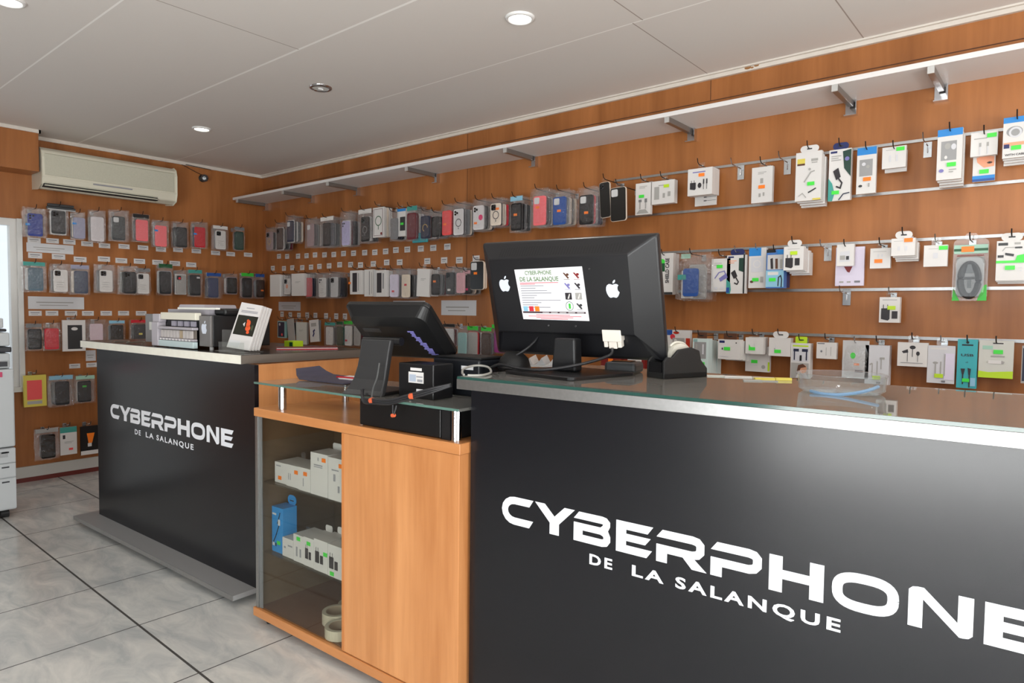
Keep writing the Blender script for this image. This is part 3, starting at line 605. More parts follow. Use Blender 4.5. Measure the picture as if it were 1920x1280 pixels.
MB().box(-.12, -.06, 0.0005, .03, .10, .012, TILL).build('stand_foot', t, bevel=.004)
MB().tube([(-.10, .0, .172), (.05, .0, .172)], .014, TILL, 14).build('hinge', t)
t = thing('power_supply', 'black box with white rating labels beneath the till screen', 'power unit', (3.865, -1.715, .9245), .06)
MB().box(-.075, 0, .0005, .075, .09, .108, BLACK).build('housing', t, bevel=.003)
MB().box(-.030, -.0012, .048, .034, -.0003, .082, CARTON).box(-.026, -.0016, .052, .002, -.0011, .074, mat('label_grey', (170, 180, 196), .6)).box(.008, -.0016, .052, .030, -.0011, .060, INK).box(.004, -.0016, .066, .03, -.0011, .070, INK).build('rating_label', t)
MB().box(-.022, -.0012, .086, .026, -.0003, .095, CARTON).build('serial_label', t); MB().box(.004, -.0012, .014, .034, -.0003, .030, PAPER).build('small_label', t)
MB().lathe([(.0001, 0), (.0035, 0), (.0035, .003)], SILVER, 10).build('screw', t, loc=(-.02, -.0015, .012), rot=(PI/2, 0, 0))
t = thing('receipt_printer', 'low black receipt printer between the till and the grey lead', 'printer', (3.90, -1.575, .9245), .05)
MB().box(-.10, 0, .0005, .10, .14, .118, mat('printer_navy_black', (22, 25, 31), .4)).build('body', t, bevel=.006); MB().box(-.098, .008, .1185, .098, .132, .126, BLACKM).build('lid', t, bevel=.003)
MB().box(.025, -.0012, .086, .075, -.0002, .098, PAPER).build('name_label', t)
t = thing('cash_drawer', 'black cash drawer beneath the raised glass on the cabinet', 'cash drawer', (3.6693, -1.780, .8268), CA)
MB().box(0, .012, 0, .40, .30, .087, BLACKM).build('housing', t, bevel=.002); MB().box(.003, 0, .003, .362, .0115, .085, mat('drawer_front', (16, 16, 17), .35)).build('drawer', t, bevel=.002); MB().box(.366, .001, .0, .40, .0118, .087, BLACK).build('side_block', t)
t = thing('cable_bundle', 'bundle of black leads with orange ties hanging before the till', 'cables', (3.75, -1.81, .9245))
b = MB(); P_ = lambda pts: [(x-3.75, y+1.81, z-.9245) for x, y, z in pts]
for k in range(3):
    e = .006*k; b.tube(smooth_path(P_([(3.70, -1.795+e/2, .945), (3.745, -1.822, .913+e), (3.80, -1.825, .914+e), (3.87, -1.822, .918+e), (3.94, -1.815, .938+e), (4.02, -1.80, .962+e), (4.075, -1.77, .985+e*.4)])), .0038, CBL, 6)
b.tube(smooth_path(P_([(3.745, -1.76, 1.03), (3.752, -1.775, .985), (3.765, -1.80, .955), (3.785, -1.823, .92)])), .003, mat('lead_grey', (74, 76, 76), .4), 6)
b.tube(smooth_path(P_([(3.885, -1.823, .917), (3.889, -1.826, .90), (3.890, -1.826, .886), (3.896, -1.826, .895), (3.902, -1.823, .918)])), .0028, CBL, 6)
b.build('leads', t, smooth=True)
for k, p_ in enumerate(((3.787, -1.824, .920), (3.957, -1.814, .948), (3.890, -1.826, .886))): MB().tube(P_([(p_[0]-.005, p_[1], p_[2]), (p_[0]+.006, p_[1], p_[2]+.002)]), .009 if k < 2 else .006, mat('orange_tie', (206, 92, 54), .5), 8).build('orange_tie', t)
t = thing('folder', 'curled violet-grey leaflet folder lying on the raised glass', 'folder', (3.235, -1.60, .9247), .10)
b = MB(); VG = mat('violet_grey_cover', (70, 68, 86), .5); g = []
for k in range(9):
    x = -.17+k*.0425; z = .002+.030*max(0, (2.2-k)/2.2)**1.5
    g += [(x, -.06-.01*k/8+(.05 if k == 0 else .02 if k == 1 else 0), z), (x+.02, .09, z+.006)]
for o_, m_, dz in ((0, VG, 0), (1, PAPER, .004)):
    vs = [(p[0]*(.42 if o_ else 1)+(.10 if o_ else 0), p[1]*(.5 if o_ else 1)+(.035 if o_ else 0), (p[2] if not o_ else .003+.004*(i % 2))+dz) for i, p in enumerate(g)]; vs += [(v[0], v[1], v[2]+.0045) for v in vs]; n = 18
    fs = []
    for k in range(8): fs += [(2*k, 2*k+1, 2*k+3, 2*k+2), (n+2*k, n+2*k+2, n+2*k+3, n+2*k+1), (2*k, 2*k+2, n+2*k+2, n+2*k), (2*k+1, n+2*k+1, n+2*k+3, 2*k+3)]
    fs += [(0, n, n+1, 1), (16, 17, n+17, n+16)]
    MB().add(vs, fs, m_).build('pages' if o_ else 'cover', t)
MB().box(.03, .02, .012, .165, .035, .0165, C('crimson')).build('red_tab', t)

# ------------------------------------------------------------------ left counter: photo printer, brochures, small things
LW = lambda x, y: (1.33+x*math.cos(LA)-y*math.sin(LA), -1.755+x*math.sin(LA)+y*math.cos(LA))
CT = 1.0047
PX, PY = 1.795, -1.685
t = thing('photo_printer', 'wide silver and black photo printer on the far counter', 'printer', (PX, PY, CT), LA)
SIL = mat('printer_silver', (126, 123, 122), .4, .3); SILL = mat('printer_light_grey', (176, 171, 178), .4); BLKP = mat('printer_black', (24, 25, 27), .45)
MB().box(0, .012, .014, .645, .30, .158, BLKP).build('body', t, bevel=.004)
MB().box(0, 0, .016, .1345, .0118, .158, SIL).build('front_panel', t, bevel=.002)
MB().box(.546, 0, .016, .645, .0118, .156, SIL).build('front_panel', t, bevel=.002)
b = MB().box(.135, -.030, .004, .20, .0115, .120, SILL).box(.20, -.030, .088, .54, -.0, .100, SILL).box(.20, -.026, .036, .54, -.004, .046, SILL).box(.20, -.012, .046, .54, -.006, .088, mat('cartridge_dark', (112, 104, 96), .5)).box(.135, -.024, .120, .205, .0115, .160, SILL).box(.205, -.018, .134, .545, .0115, .168, mat('cream_flap', (226, 222, 206), .4))
b.build('ink_bay', t, bevel=.003)
b = MB()
for k in range(10):
    x = .212+k*.0315
    b.box(x, -.020, .048, x+.021, -.0121, .084, mat('cartridge_grey', (196, 190, 188), .45) if k != 6 else mat('cartridge_tan', (176, 158, 132), .5)); b.box(x+.004, -.0225, .036, x+.017, -.0261, .044, WHITE)
b.build('ink_cartridge', t)['kind'] = 'stuff'
MB().box(.20, -.026, .004, .54, -.004, .034, mat('pale_aqua_cover', (196, 214, 216), .3)).build('lower_cover', t, bevel=.002)
for k in range(4): MB().box(.30+k*.062, -.010, .104, .338+k*.062, -.001, .128, mat('bay_block', (150, 146, 160), .3)).build('carriage_block', t)
MB().box(.16, .04, .1585, .56, .22, .184, SILL).prism(rrect(.25, .17, .50, .207, .02), .05, .21, SILL).build('lid', t, bevel=.006)
MB().box(.28, .03, .1845, .64, .05, .193, mat('white_bar', (240, 240, 232), .35)).build('paper_guide', t); MB().box(.565, .06, .1585, .66, .29, .19, BLKP).build('side_lid', t, bevel=.01)
b = MB(); fruit(b, .592, .098, .05, -.0003, LOGOM); b.build('apple_emblem', t)['label'] = 'white apple-shaped sticker'
MB().box(.045, -.0006, .078, .085, -.0001, .118, mat('pale_sticker', (204, 204, 198), .5)).build('pale_sticker', t)
for x in (.03, .21, .60): MB().lathe([(.009, 0), (.009, .0135)], WHITE, 12, (x, .03, 0)).build('foot', t)
x, y = LW(1.295, .10)
t = thing('brochure_holder', 'clear stand of white brochures on the end of the counter', 'brochure stand', (x, y, CT), LA+.22)
PLEX = glassy('clear_acrylic', (.95, .97, .96), .08, .04)
MB().box(-.075, -.055, 0, .075, .055, .003, PLEX).box(-.075, -.058, 0, .075, -.0555, .045, PLEX).build('acrylic_stand', t)
xe, ye = LW(1.185, .085)
t2 = thing('empty_stand', 'empty clear acrylic stand between photo printer and brochures', 'stand', (xe, ye, CT), LA+.35)
MB().box(-.035, -.03, 0, .035, .03, .003, PLEX).box(-.035, .02, .0032, .035, .023, .095, PLEX).build('acrylic_sheet', t2)
for k in range(4):                                                           # leaning pile of brochures
    b = MB(); y0 = -.02+k*.013; T = Matrix.Translation((.004*k, y0, .012)) @ Matrix.Rotation(math.radians(-18), 4, 'X') @ Matrix.Rotation(math.radians(5), 4, 'Y')
    q = lambda v, T=T: tuple(T @ Vector(v))
    b.prism([(-.072, 0), (.068, 0), (.066, .205-.004*k), (-.066, .21-.004*k)], 0, .009, CARTON, q)
    if k == 0:
        b.prism([(-.060, .062), (.062, .062), (.062, .152), (-.060, .152)], -.0006, -.0001, mat('dark_photo', (36, 38, 30), .4), q)
        OR = mat('orange_blossom', (230, 92, 46), .5)
        for cx, cz, rx, rz in ((.016, .116, .012, .017), (.020, .096, .015, .013), (.008, .130, .007, .006), (.026, .078, .009, .007)): b.prism(ell(cx, cz, rx, rz, 14), -.0010, -.0005, OR, q)
        b.prism([(-.016, .112), (-.004, .102), (-.006, .122)], -.0012, -.0006, CARTON, q); b.prism(ell(.044, .10, .007, .013, 10), -.001, -.0005, C('olive'), q)
        for z0, e in ((.165, .05), (.171, .05), (.185, .024)): b.prism([(-e, z0), (e, z0), (e, z0+.0035), (-e, z0+.0035)], -.0006, -.0001, INK, q)
        b.prism([(-.066, .008), (.0, .008), (.0, .035), (-.066, .035)], -.0008, -.0001, PAPER, q)
    tag(b.build('brochure', None), ('front white brochure with an orange flower photo', 'second white brochure behind the flower one', 'third white brochure from the front in the stand', 'rearmost white brochure in the clear stand')[k], 'brochure', 'white brochures in the clear stand').matrix_world = Matrix.Translation((x, y, CT+.003)) @ Matrix.Rotation(LA+.22, 4, 'Z')
x, y = 2.43, -1.235
t = thing('small_green_box', 'lime green box on the back of the far counter', 'box', (x, y, CT), .1)
MB().box(-.035, -.03, 0, .035, .03, .032, C('lime')).build('carton', t, bevel=.001); MB().box(.006, -.0312, .006, .030, -.0302, .026, C('dkgreen')).build('print', t)
t = thing('red_booklet', 'flat red booklet along the far counter end, behind brochures', 'booklet', (2.60, -1.27, CT), -.55)
MB().box(-.055, -.14, .0, .055, .14, .004, C('crimson')).build('cover', t); MB().box(-.053, -.138, .0042, .055, .138, .0075, CARTON).box(-.055, -.14, .0077, .055, .14, .009, mat('dark_red_cover', (112, 28, 30), .4)).build('pages', t)
cable('silver_wire', 'thin loose wire lying before the silver photo printer', [(1.43, -1.70, CT+.003), (1.52, -1.66, CT+.006), (1.60, -1.70, CT+.003), (1.70, -1.655, CT+.012), (1.765, -1.69, CT+.003)], .0025, mat('wire_metal', (150, 146, 132), .3, .6), 'wire')

# ------------------------------------------------------------------ copier by the window
t = thing('office_copier', 'large pale grey copier under the side window', 'copier', (.88, -2.02, 0))
CP = mat('copier_grey', (184, 188, 190), .45); CPD = mat('copier_dark', (44, 45, 50), .45)
MB().box(-.62, -.60, .05, -.002, 0, .40, CP).box(-.62, -.60, .405, -.002, 0, .842, CP).build('body', t, bevel=.008)
for z0, z1 in ((.06, .232), (.238, .315), (.32, .398)): d = MB().box(0, -.595, z0, .009, -.004, z1, CP).build('drawer', t, bevel=.002); MB().box(.0095, -.07, z1-.024, .0105, -.035, z1-.016, CPD).build('grip', d)
MB().box(.0095, -.088, .352, .0105, -.04, .384, mat('drawer_label', (160, 162, 164), .6)).build('size_label', t)
MB().box(-.60, -.59, .845, -.03, -.01, .93, CP).box(-.60, -.59, .935, -.02, -.004, .965, CPD).box(-.60, -.59, .97, -.03, -.01, 1.045, CP).build('scanner_unit', t, bevel=.006)
MB().box(-.60, -.59, 1.05, -.04, -.02, 1.066, CPD).box(-.58, -.57, 1.07, -.06, -.03, 1.125, CP).build('document_feeder', t, bevel=.006)
MB().box(-.001, -.16, .858, .0, -.03, .885, CPD).box(.0, -.21, .80, .003, -.055, .828, mat('pink_red_badge', (190, 62, 100), .5)).build('badge', t)['label'] = 'pink-red badge'
for x_, y_ in ((-.05, -.05), (-.05, -.55), (-.57, -.05), (-.57, -.55)): MB().tube([(x_, y_-.02, .025), (x_, y_+.02, .025)], .024, BLACKM, 14).build('caster', t)

# ------------------------------------------------------------------ boxes behind the cabinet's glass door
def in_cab(name, label, cat, x0, x1, z, y, d, h, m, marks=(), tabw=0, group=None):
    o = thing(name, label, cat, (CO[0]+x0*math.cos(CA)-y*math.sin(CA), CO[1]+x0*math.sin(CA)+y*math.cos(CA), z+.0003), CA, group); w = x1-x0
    b = MB().box(0, 0, 0, w, d, h, m)
    for k in marks:
        if k[0] == 'r': b.box(k[1]*w, -.0006, k[2]*h, k[3]*w, -.0001, k[4]*h, k[5])
    b.build('carton', o, bevel=.0008)
    for k in marks:
        if k[0] == 's': MB().box(k[1]*w-.011, -.0012, k[2]*h-.007, k[1]*w+.011, -.0007, k[2]*h+.007, C(k[3])).build('price_sticker', o)
    if tabw: MB().prism(rrect(w/2-tabw/2, h-.001, w/2+tabw/2, h+.024, .008), d-.0022, d-.001, BAG if tabw < .03 else CARTON).build('hang_tab', o)
    return o
S1, S2 = .545, .276
g1 = 'white boxes on the upper cabinet shelf'; g2 = 'white boxes on the middle cabinet shelf'
in_cab('charger_box', 'small white box, leftmost on the upper glass shelf', 'box', .047, .126, S1, .05, .10, .077, CARTON, [('s', .42, .25, 'orange'), ('r', .12, .80, .5, .86, INK)], .028, g1)
in_cab('charger_box', 'small white box, second on the shelf, sticker high', 'box', .130, .206, S1, .045, .10, .080, CARTON, [('s', .8, .72, 'orange'), ('r', .15, .3, .2, .6, INK), ('r', .3, .3, .35, .6, INK)], .028, g1)
in_cab('charger_box', 'small white box touching the taller pair', 'box', .210, .283, S1, .04, .10, .083, CARTON, [('s', .6, .76, 'orange'), ('r', .4, .2, .46, .55, INK)], .028, g1)
in_cab('cable_box', 'tall white box, left of the pair behind glass', 'box', .288, .386, S1, .038, .08, .149, CARTON, [('s', .78, .86, 'orange'), ('r', .2, .70, .7, .73, INK), ('r', .2, .66, .7, .68, INK), ('r', .42, .82, .48, .9, INK)], .05, g1)
in_cab('cable_box', 'tall white box beside the beech door', 'box', .391, .488, S1, .036, .08, .146, CARTON, [('s', .72, .84, 'orange'), ('r', .2, .70, .6, .73, INK), ('r', .3, .45, .42, .62, INK), ('r', .55, .2, .65, .36, INK)], .05, g1)
o = in_cab('cable_box', 'tall blue cable box on the middle glass shelf', 'box', .026, .098, S2, .05, .06, .172, mat('azure_card', (38, 142, 214), .45), [('s', .62, .22, 'neon'), ('r', .05, .82, .4, .86, CARTON), ('r', .06, .13, .24, .20, CARTON), ('r', .3, .13, .42, .2, C('dark'))])
b = MB(); b.prism(rrect(.018, .171, .072, .208, .024), .057, .059, mat('azure_card', ())).prism([(.033, .185), (.057, .185), (.057, .189), (.033, .189)], .0562, .0568, BLACKM); b.build('hang_tab', o)
b = MB(); stroke(b, [(.055, .155), (.042, .122), (.036, .110)], .004, -.0012, -.0007, BLACKM); stroke(b, [(.052, .115), (.040, .09), (.026, .06), (.010, .036)], .004, -.0012, -.0007, BLACKM); b.prism(rrect(.042, .105, .055, .128, .003), -.0014, -.0008, PAPER); b.build('cable_print', o)
plug = lambda a: [('r', a, .25, a+.3, .62, C('dark')), ('r', a+.05, .62, a+.08, .74, C('dark')), ('r', a+.2, .62, a+.23, .74, C('dark')), ('r', a+.36, .25, a+.58, .52, C('dark'))]
in_cab('charger_box', 'small white box beside the tall blue one', 'box', .102, .172, S2, .045, .09, .070, CARTON, [('r', .15, .45, .3, .55, INK), ('r', .5, .6, .9, .68, INK)], .028, g2)
in_cab('charger_box', 'white box with a high green sticker', 'box', .177, .240, S2, .042, .09, .100, CARTON, [('s', .5, .86, 'neon'), ('r', .25, .2, .4, .55, INK), ('r', .6, .2, .75, .5, INK)], 0, g2)
in_cab('charger_box', 'white box picturing two small black adapters', 'box', .242, .303, S2, .040, .09, .104, CARTON, [('s', .5, .80, 'neon')]+plug(.15), .04, g2)
in_cab('charger_box', 'larger white box picturing a black plug', 'box', .306, .384, S2, .038, .09, .112, CARTON, [('s', .85, .60, 'neon')]+plug(.10), .04, g2)
in_cab('charger_box', 'white plug box next to the beech door', 'box', .388, .470, S2, .036, .09, .112, CARTON, [('s', .3, .1, 'neon')]+plug(.10), .04, g2)
in_cab('glass_box', 'flat teal pack lying at the back of the middle shelf', 'pack', .26, .49, S2, .16, .16, .035, C('teal2'), [('r', .1, .2, .9, .8, C('teal'))])
TAPEY = mat('masking_tape', (206, 198, 176), .45)
for k, (lx, ly, lb) in enumerate(((.315, .20, 'masking tape roll at the back of the cabinet floor'), (.335, .115, 'masking tape roll in front of the rear one'), (.425, .06, 'masking tape roll nearest the glass door'))):
    o = thing('tape_roll', lb, 'tape roll', (CO[0]+lx*math.cos(CA)-ly*math.sin(CA), CO[1]+lx*math.sin(CA)+ly*math.cos(CA), .0672), 0, 'tape rolls on the cabinet floor')
    h = .035 if k != 1 else .042
    MB().lathe([(.040, 0), (.052, 0), (.052, h), (.040, h), (.040, 0)], TAPEY, 32).build('tape', o); MB().lathe([(.0375, .001), (.0398, .001), (.0398, h-.001), (.0375, h-.001), (.0375, .001)], C('kraft'), 32).build('cardboard_core', o)
# ------------------------------------------------------------------ hanging goods
# every pack is built in its own frame: x right, z up, front face at y=0, hung with its foot at z=0
NG = .00045
def shape(b, k, w, h, lay, T=None):
    y0 = -.0004-NG*lay; y1 = y0+.0004
    if k[0] == 'r': b.prism([(k[1]*w-w/2, h-k[4]*h), (k[3]*w-w/2, h-k[4]*h), (k[3]*w-w/2, h-k[2]*h), (k[1]*w-w/2, h-k[2]*h)], y0, y1, C(k[5]))
    elif k[0] == 'e': b.prism(ell(k[1]*w-w/2, h-k[2]*h, k[3]*w, k[4]*w, 20), y0, y1, C(k[5]))
    elif k[0] == 'o': stroke(b, ell(k[1]*w-w/2, h-k[2]*h, k[3]*w, k[3]*w, 24)+[(k[1]*w-w/2+k[3]*w, h-k[2]*h)], k[4]*w, y0, y1, C(k[5]))
    elif k[0] == 'l': stroke(b, [(p[0]*w-w/2, h-p[1]*h) for p in k[1]], k[2]*w, y0, y1, C(k[3]))
    elif k[0] == 'p': b.prism([(p[0]*w-w/2, h-p[1]*h) for p in k[1]], y0, y1, C(k[2]))
    elif k[0] == 't': b.text(k[1], k[2]*w-w/2, h-k[3]*h, k[4]*h, y0, C(k[5]), bold=.02, width=k[6]*w if len(k) > 6 else None)
    elif k[0] == 'v':                                                   # lettering running upward
        x0, z0 = k[2]*w-w/2, h-k[3]*h
        b.text(k[1], 0, 0, k[4]*w, y0, C(k[5]), bold=.03, width=k[6]*h, T=lambda p: (x0-p[2], p[1], z0+p[0]))
def lines(x0, x1, y, n, c='grey', dy=.045, t=.018): return [('r', x0, y+i*dy, x1-(.12*(i % 2)), y+i*dy+t, c) for i in range(n)]
PLUG = lambda x, y, s, c='dark': [('p', [(x, y), (x+s, y), (x+s, y+s*1.0), (x+s*.8, y+s*1.15), (x, y+s*1.0)], c), ('r', x+s*.2, y-s*.35, x+s*.28, y, c), ('r', x+s*.7, y-s*.35, x+s*.78, y, c)]
MOT = {'': [],
 'faint': lines(.3, .7, .35, 2, 'ash'), 'greenring': [('o', .5, .45, .27, .05, 'dkgreen'), ('l', [(.5, .62), (.5, .74)], .05, 'dkgreen'), ('o', .5, .5, .49, .0, 'white'), ('e', .78, .88, .08, .08, 'maroon'), ('l', [(.1, .06), (.9, .06), (.9, .94), (.1, .94), (.1, .06)], .03, 'mauve')],
 'phonegreen': [('r', 0, 0, 1, .1, 'sky'), ('r', .35, .3, .95, .8, 'charcoal'), ('s', .6, .55, 'neon')], 'window': [('r', .22, .1, .62, .9, 'dark'), ('r', .72, .12, .78, .85, 'ash'), ('s', -.02, .52, 'orange')],
 'window2': [('r', .0, .0, .22, 1, 'silver'), ('r', .28, .1, .66, .85, 'dark'), ('r', .76, .12, .84, .7, 'grey')], 'lines': [('r', .55, .06, .62, .94, 'grey'), ('r', .8, .1, .86, .9, 'ash')],  # window2: the silver reflection is painted on as a flat band
 'phonedark': [('r', .08, .06, .92, .94, 'navy'), ('e', .3, .2, .1, .1, 'silver'), ('e', .6, .8, .1, .1, 'coral')], 'squiggle': [('r', .2, .14, .8, .3, 'ash'), ('l', [(.35, .75), (.5, .62), (.45, .52), (.62, .45)], .12, 'navy2')],
 'orangedot': [('s', .5, .62, 'orange'), ('r', 0, .86, 1, 1, 'white')], 'twobars': [('r', .2, .55, .85, .78, 'white'), ('r', 0, .86, 1, 1, 'white')], 'blackcase': [('r', .22, .16, .85, .93, 'charcoal'), ('e', .52, .28, .14, .08, 'white')],
 'pinkcase': [('r', .14, .16, .8, .78, 'coral'), ('r', .14, .82, .8, .92, 'ash')], 'tealhead': [('r', 0, 0, 1, .2, 'teal'), ('r', .15, .28, .3, .42, 'dark')] + lines(.25, .8, .52, 2, 'ash') + [('r', .5, .76, .75, .84, 'coral')],
 'orangedrip': [('p', [(.35, .25), (.8, .25), (.65, .6), (.45, .62)], 'orange'), ('r', .4, .6, .62, .72, 'white'), ('r', 0, .86, 1, 1, 'white')],
 'cable1': lines(.25, .75, .1, 2, 'ash') + [('s', .42, .42, 'neon'), ('r', .22, .52, .42, .6, 'grey'), ('r', .62, .5, .78, .62, 'grey'), ('r', .28, .6, .36, .82, 'ash'), ('r', .67, .62, .73, .82, 'ash'), ('p', [(.1, .96), (.3, .84), (.7, .84), (.9, .96)], 'ash')],
 'charger1': [('r', .3, .18, .6, .22, 'ash'), ('s', .66, .25, 'lime'), ('r', .12, .25, .34, .8, 'ash'), ('r', .5, .55, .6, .75, 'ash'), ('r', .72, .5, .84, .7, 'ash')],
 'chargerset': [('r', .2, .12, .72, .16, 'purple2'), ('s', .58, .26, 'orange')] + PLUG(.1, .52, .24) + [('e', .5, .64, .075, .1, 'dark'), ('r', .64, .42, .69, .6, 'dark'), ('r', .77, .42, .82, .6, 'dark'), ('r', .655, .6, .675, .8, 'dark'), ('r', .785, .6, .805, .8, 'dark')],
 'twolines': [('r', .42, .70, .55, .73, 'dark'), ('r', .42, .82, .55, .85, 'dark'), ('r', .55, .71, 1, .72, 'dark'), ('r', .55, .83, 1, .84, 'dark')],
 'orangebox': lines(.3, .7, .14, 2, 'ash', .04) + [('r', .42, .32, .56, .46, 'ash'), ('s', .5, .56, 'orange'), ('r', .36, .74, .46, .84, 'ash'), ('r', .56, .72, .64, .82, 'ash')],
 'yellowcable': [('r', .06, .13, .36, .25, 'yellow'), ('r', .06, .23, .36, .27, 'hair'), ('r', .6, .15, .86, .2, 'ash'), ('r', .62, .22, .84, .24, 'ash'), ('l', [(.35, .62), (.6, .42), (.75, .4)], .05, 'ash'), ('e', .55, .36, .05, .05, 'ash'), ('s', .62, .66, 'neon'), ('l', [(.52, .84), (.82, .76)], .05, 'charcoal'), ('l', [(.15, .9), (.3, .84), (.45, .94)], .025, 'ash'), ('r', .7, .965, 1, 1, 'yellow')],
 'adapter': [('r', .06, .03, .36, .07, 'navy2')] + lines(.1, .55, .12, 3, 'ash', .04) + [('p', [(.62, .05), (1, .02), (1, .55), (.7, .38)], 'bottle'), ('e', .82, .2, .1, .1, 'purple2'), ('p', [(.2, .42), (.44, .36), (.56, .54), (.36, .6)], 'dark'), ('l', [(.46, .57), (.62, .66), (.55, .76), (.36, .72)], .07, 'dark'), ('p', [(0, .55), (.18, .66), (.3, .86), (.2, 1), (0, 1)], 'teal'), ('s', .34, .84, 'neon'), ('l', [(.5, .99), (.7, .88), (.98, .86)], .05, 'navy')],
 'adapter2': [('r', .05, .03, .35, .07, 'navy2')] + lines(.1, .5, .14, 2, 'peach', .05) + [('p', [(.62, .08), (.92, .08), (.92, .46), (.62, .4)], 'bottle'), ('p', [(.22, .46), (.42, .38), (.56, .55), (.38, .62)], 'dark'), ('l', [(.48, .58), (.62, .7), (.55, .76), (.4, .72)], .06, 'dark'), ('p', [(0, .62), (.2, .72), (.24, .9), (.2, 1), (0, 1)], 'teal'), ('r', 0, .84, .16, .98, 'royal'), ('r', .86, 0, .93, 1, 'black')],
 'earwin': [('r', 0, 0, 1, .16, 'sky'), ('r', .14, .26, .82, .62, 'win'), ('e', .36, .36, .1, .1, 'ltgrey'), ('e', .58, .42, .09, .09, 'ash'), ('s', .56, .69, 'orange'), ('e', .22, .83, .1, .07, 'charcoal'), ('r', .62, .78, .7, .86, 'ash')],
 'earwin2': [('r', 0, 0, 1, .14, 'sky'), ('r', .16, .24, .78, .62, 'win'), ('e', .42, .34, .12, .14, 'ash'), ('e', .66, .36, .1, .14, 'ltgrey'), ('e', .36, .56, .06, .08, 'white'), ('s', .6, .71, 'neon'), ('e', .2, .82, .1, .08, 'purple2')] + lines(.5, .8, .8, 2, 'ash'),
 'earwin3': [('r', 0, 0, .7, .2, 'sky'), ('o', .5, .38, .22, .05, 'ltgrey'), ('r', .14, .24, .86, .6, 'ltgrey'), ('o', .48, .40, .2, .05, 'white'), ('s', .42, .79, 'neon'), ('e', .2, .84, .1, .07, 'hair'), ('r', .7, .72, .86, .86, 'ash')],
 'greencorner': lines(.15, .55, .14, 1, 'ash') + [('s', .76, .14, 'neon'), ('r', .3, .4, .38, .7, 'ltgrey'), ('r', .58, .4, .66, .7, 'ltgrey')],
 'cable2': [('s', .78, .18, 'neon'), ('r', .12, .25, .6, .29, 'ash'), ('r', .32, .45, .4, .62, 'ash'), ('r', .6, .45, .68, .62, 'ash'), ('r', .34, .62, .38, .95, 'ltgrey'), ('r', .62, .62, .66, .95, 'ltgrey')],
 'eye': [('r', .05, .02, .95, .3, 'navy2'), ('p', [(.15, .5), (.5, .46), (.95, .5), (.95, .7), (.5, .72), (.2, .6)], 'peach'), ('e', .75, .62, .12, .06, 'hair'), ('e', .75, .62, .05, .05, 'black'), ('s', .52, .80, 'neon'), ('r', 0, .88, 1, 1, 'sky'), ('r', 0, .95, 1, 1, 'royal')],
 'withcable': [('r', 0, 0, 1, .14, 'sky'), ('e', .42, .36, .3, .24, 'win'), ('o', .45, .38, .2, .08, 'ltgrey'), ('r', .04, .62, .98, .7, 'peach'), ('r', .05, .66, .25, .76, 'navy2'), ('s', .5, .76, 'neon'), ('t', 'WITH CABLE', .5, .95, .05, 'dark', .8)],
 'shield': [('e', .35, .2, .2, .14, 'neon'), ('r', .2, .24, .55, .44, 'dkgreen'), ('v', 'SHIELD CASE', .78, .42, .2, 'dark', .6), ('r', 0, .94, 1, 1, 'charcoal')],
 'hub': lines(.15, .55, .13, 2, 'ash', .05) + [('s', .45, .24, 'neon'), ('l', [(.2, .6), (.42, .42), (.7, .38), (.78, .5)], .05, 'purple2'), ('p', [(.42, .6), (.8, .45), (.88, .58), (.5, .7)], 'purple2'), ('r', .18, .86, .36, .93, 'ltgrey'), ('r', .5, .86, .68, .93, 'ltgrey')],
 'plugs': [('r', 0, 0, .5, .08, 'black'), ('r', .6, .02, 1, .12, 'sky'), ('r', .06, .14, .94, .52, 'silver'), ('p', [(.22, .24), (.36, .22), (.4, .5), (.26, .5)], 'dark'), ('p', [(.5, .24), (.64, .24), (.66, .5), (.52, .5)], 'hair'), ('p', [(.76, .26), (.9, .26), (.9, .5), (.78, .5)], 'ash'), ('r', 0, .54, 1, .97, 'skyl'), ('r', .1, .58, .7, .66, 'white'), ('s', .38, .78, 'neon'), ('l', [(.7, .95), (.72, .72), (.84, .68), (.9, .78), (.88, .98)], .06, 'black')],
 'blackplug': lines(.2, .8, .1, 1, 'ash') + [('s', .52, .28, 'lime')] + PLUG(.1, .48, .38) + [('r', .58, .5, .82, .8, 'dark')],
 'blackplug2': lines(.15, .85, .1, 1, 'print') + [('s', .6, .42, 'lime')] + PLUG(.1, .44, .42) + [('r', .62, .55, .9, .84, 'dark')],
 'lilacpack': [('p', [(.3, .5), (.6, .5), (.5, .66), (.42, .64)], 'maroon'), ('r', .15, .88, .3, .92, 'ash'), ('r', .42, .88, .55, .92, 'ash'), ('r', .68, .87, .88, .92, 'print')],
 'smalladapter': [('p', [(.2, .35), (.75, .3), (.8, .8), (.15, .82)], 'ltgrey'), ('r', .55, .55, .72, .72, 'charcoal'), ('r', .2, .52, .5, .72, 'ash')],
 'orangelow': lines(.15, .8, .16, 1, 'ash') + [('r', .36, .3, .44, .46, 'ltgrey'), ('r', .56, .3, .62, .44, 'ltgrey'), ('s', .42, .64, 'orange')], 'orangetop': lines(.1, .5, .15, 1, 'ash') + [('s', .72, .12, 'orange'), ('r', .28, .46, .38, .7, 'ltgrey'), ('r', .58, .46, .68, .7, 'ltgrey')],
 'greentop': lines(.2, .6, .16, 1, 'ash') + [('s', .82, .14, 'neon'), ('r', .4, .36, .6, .62, 'ltgrey')],
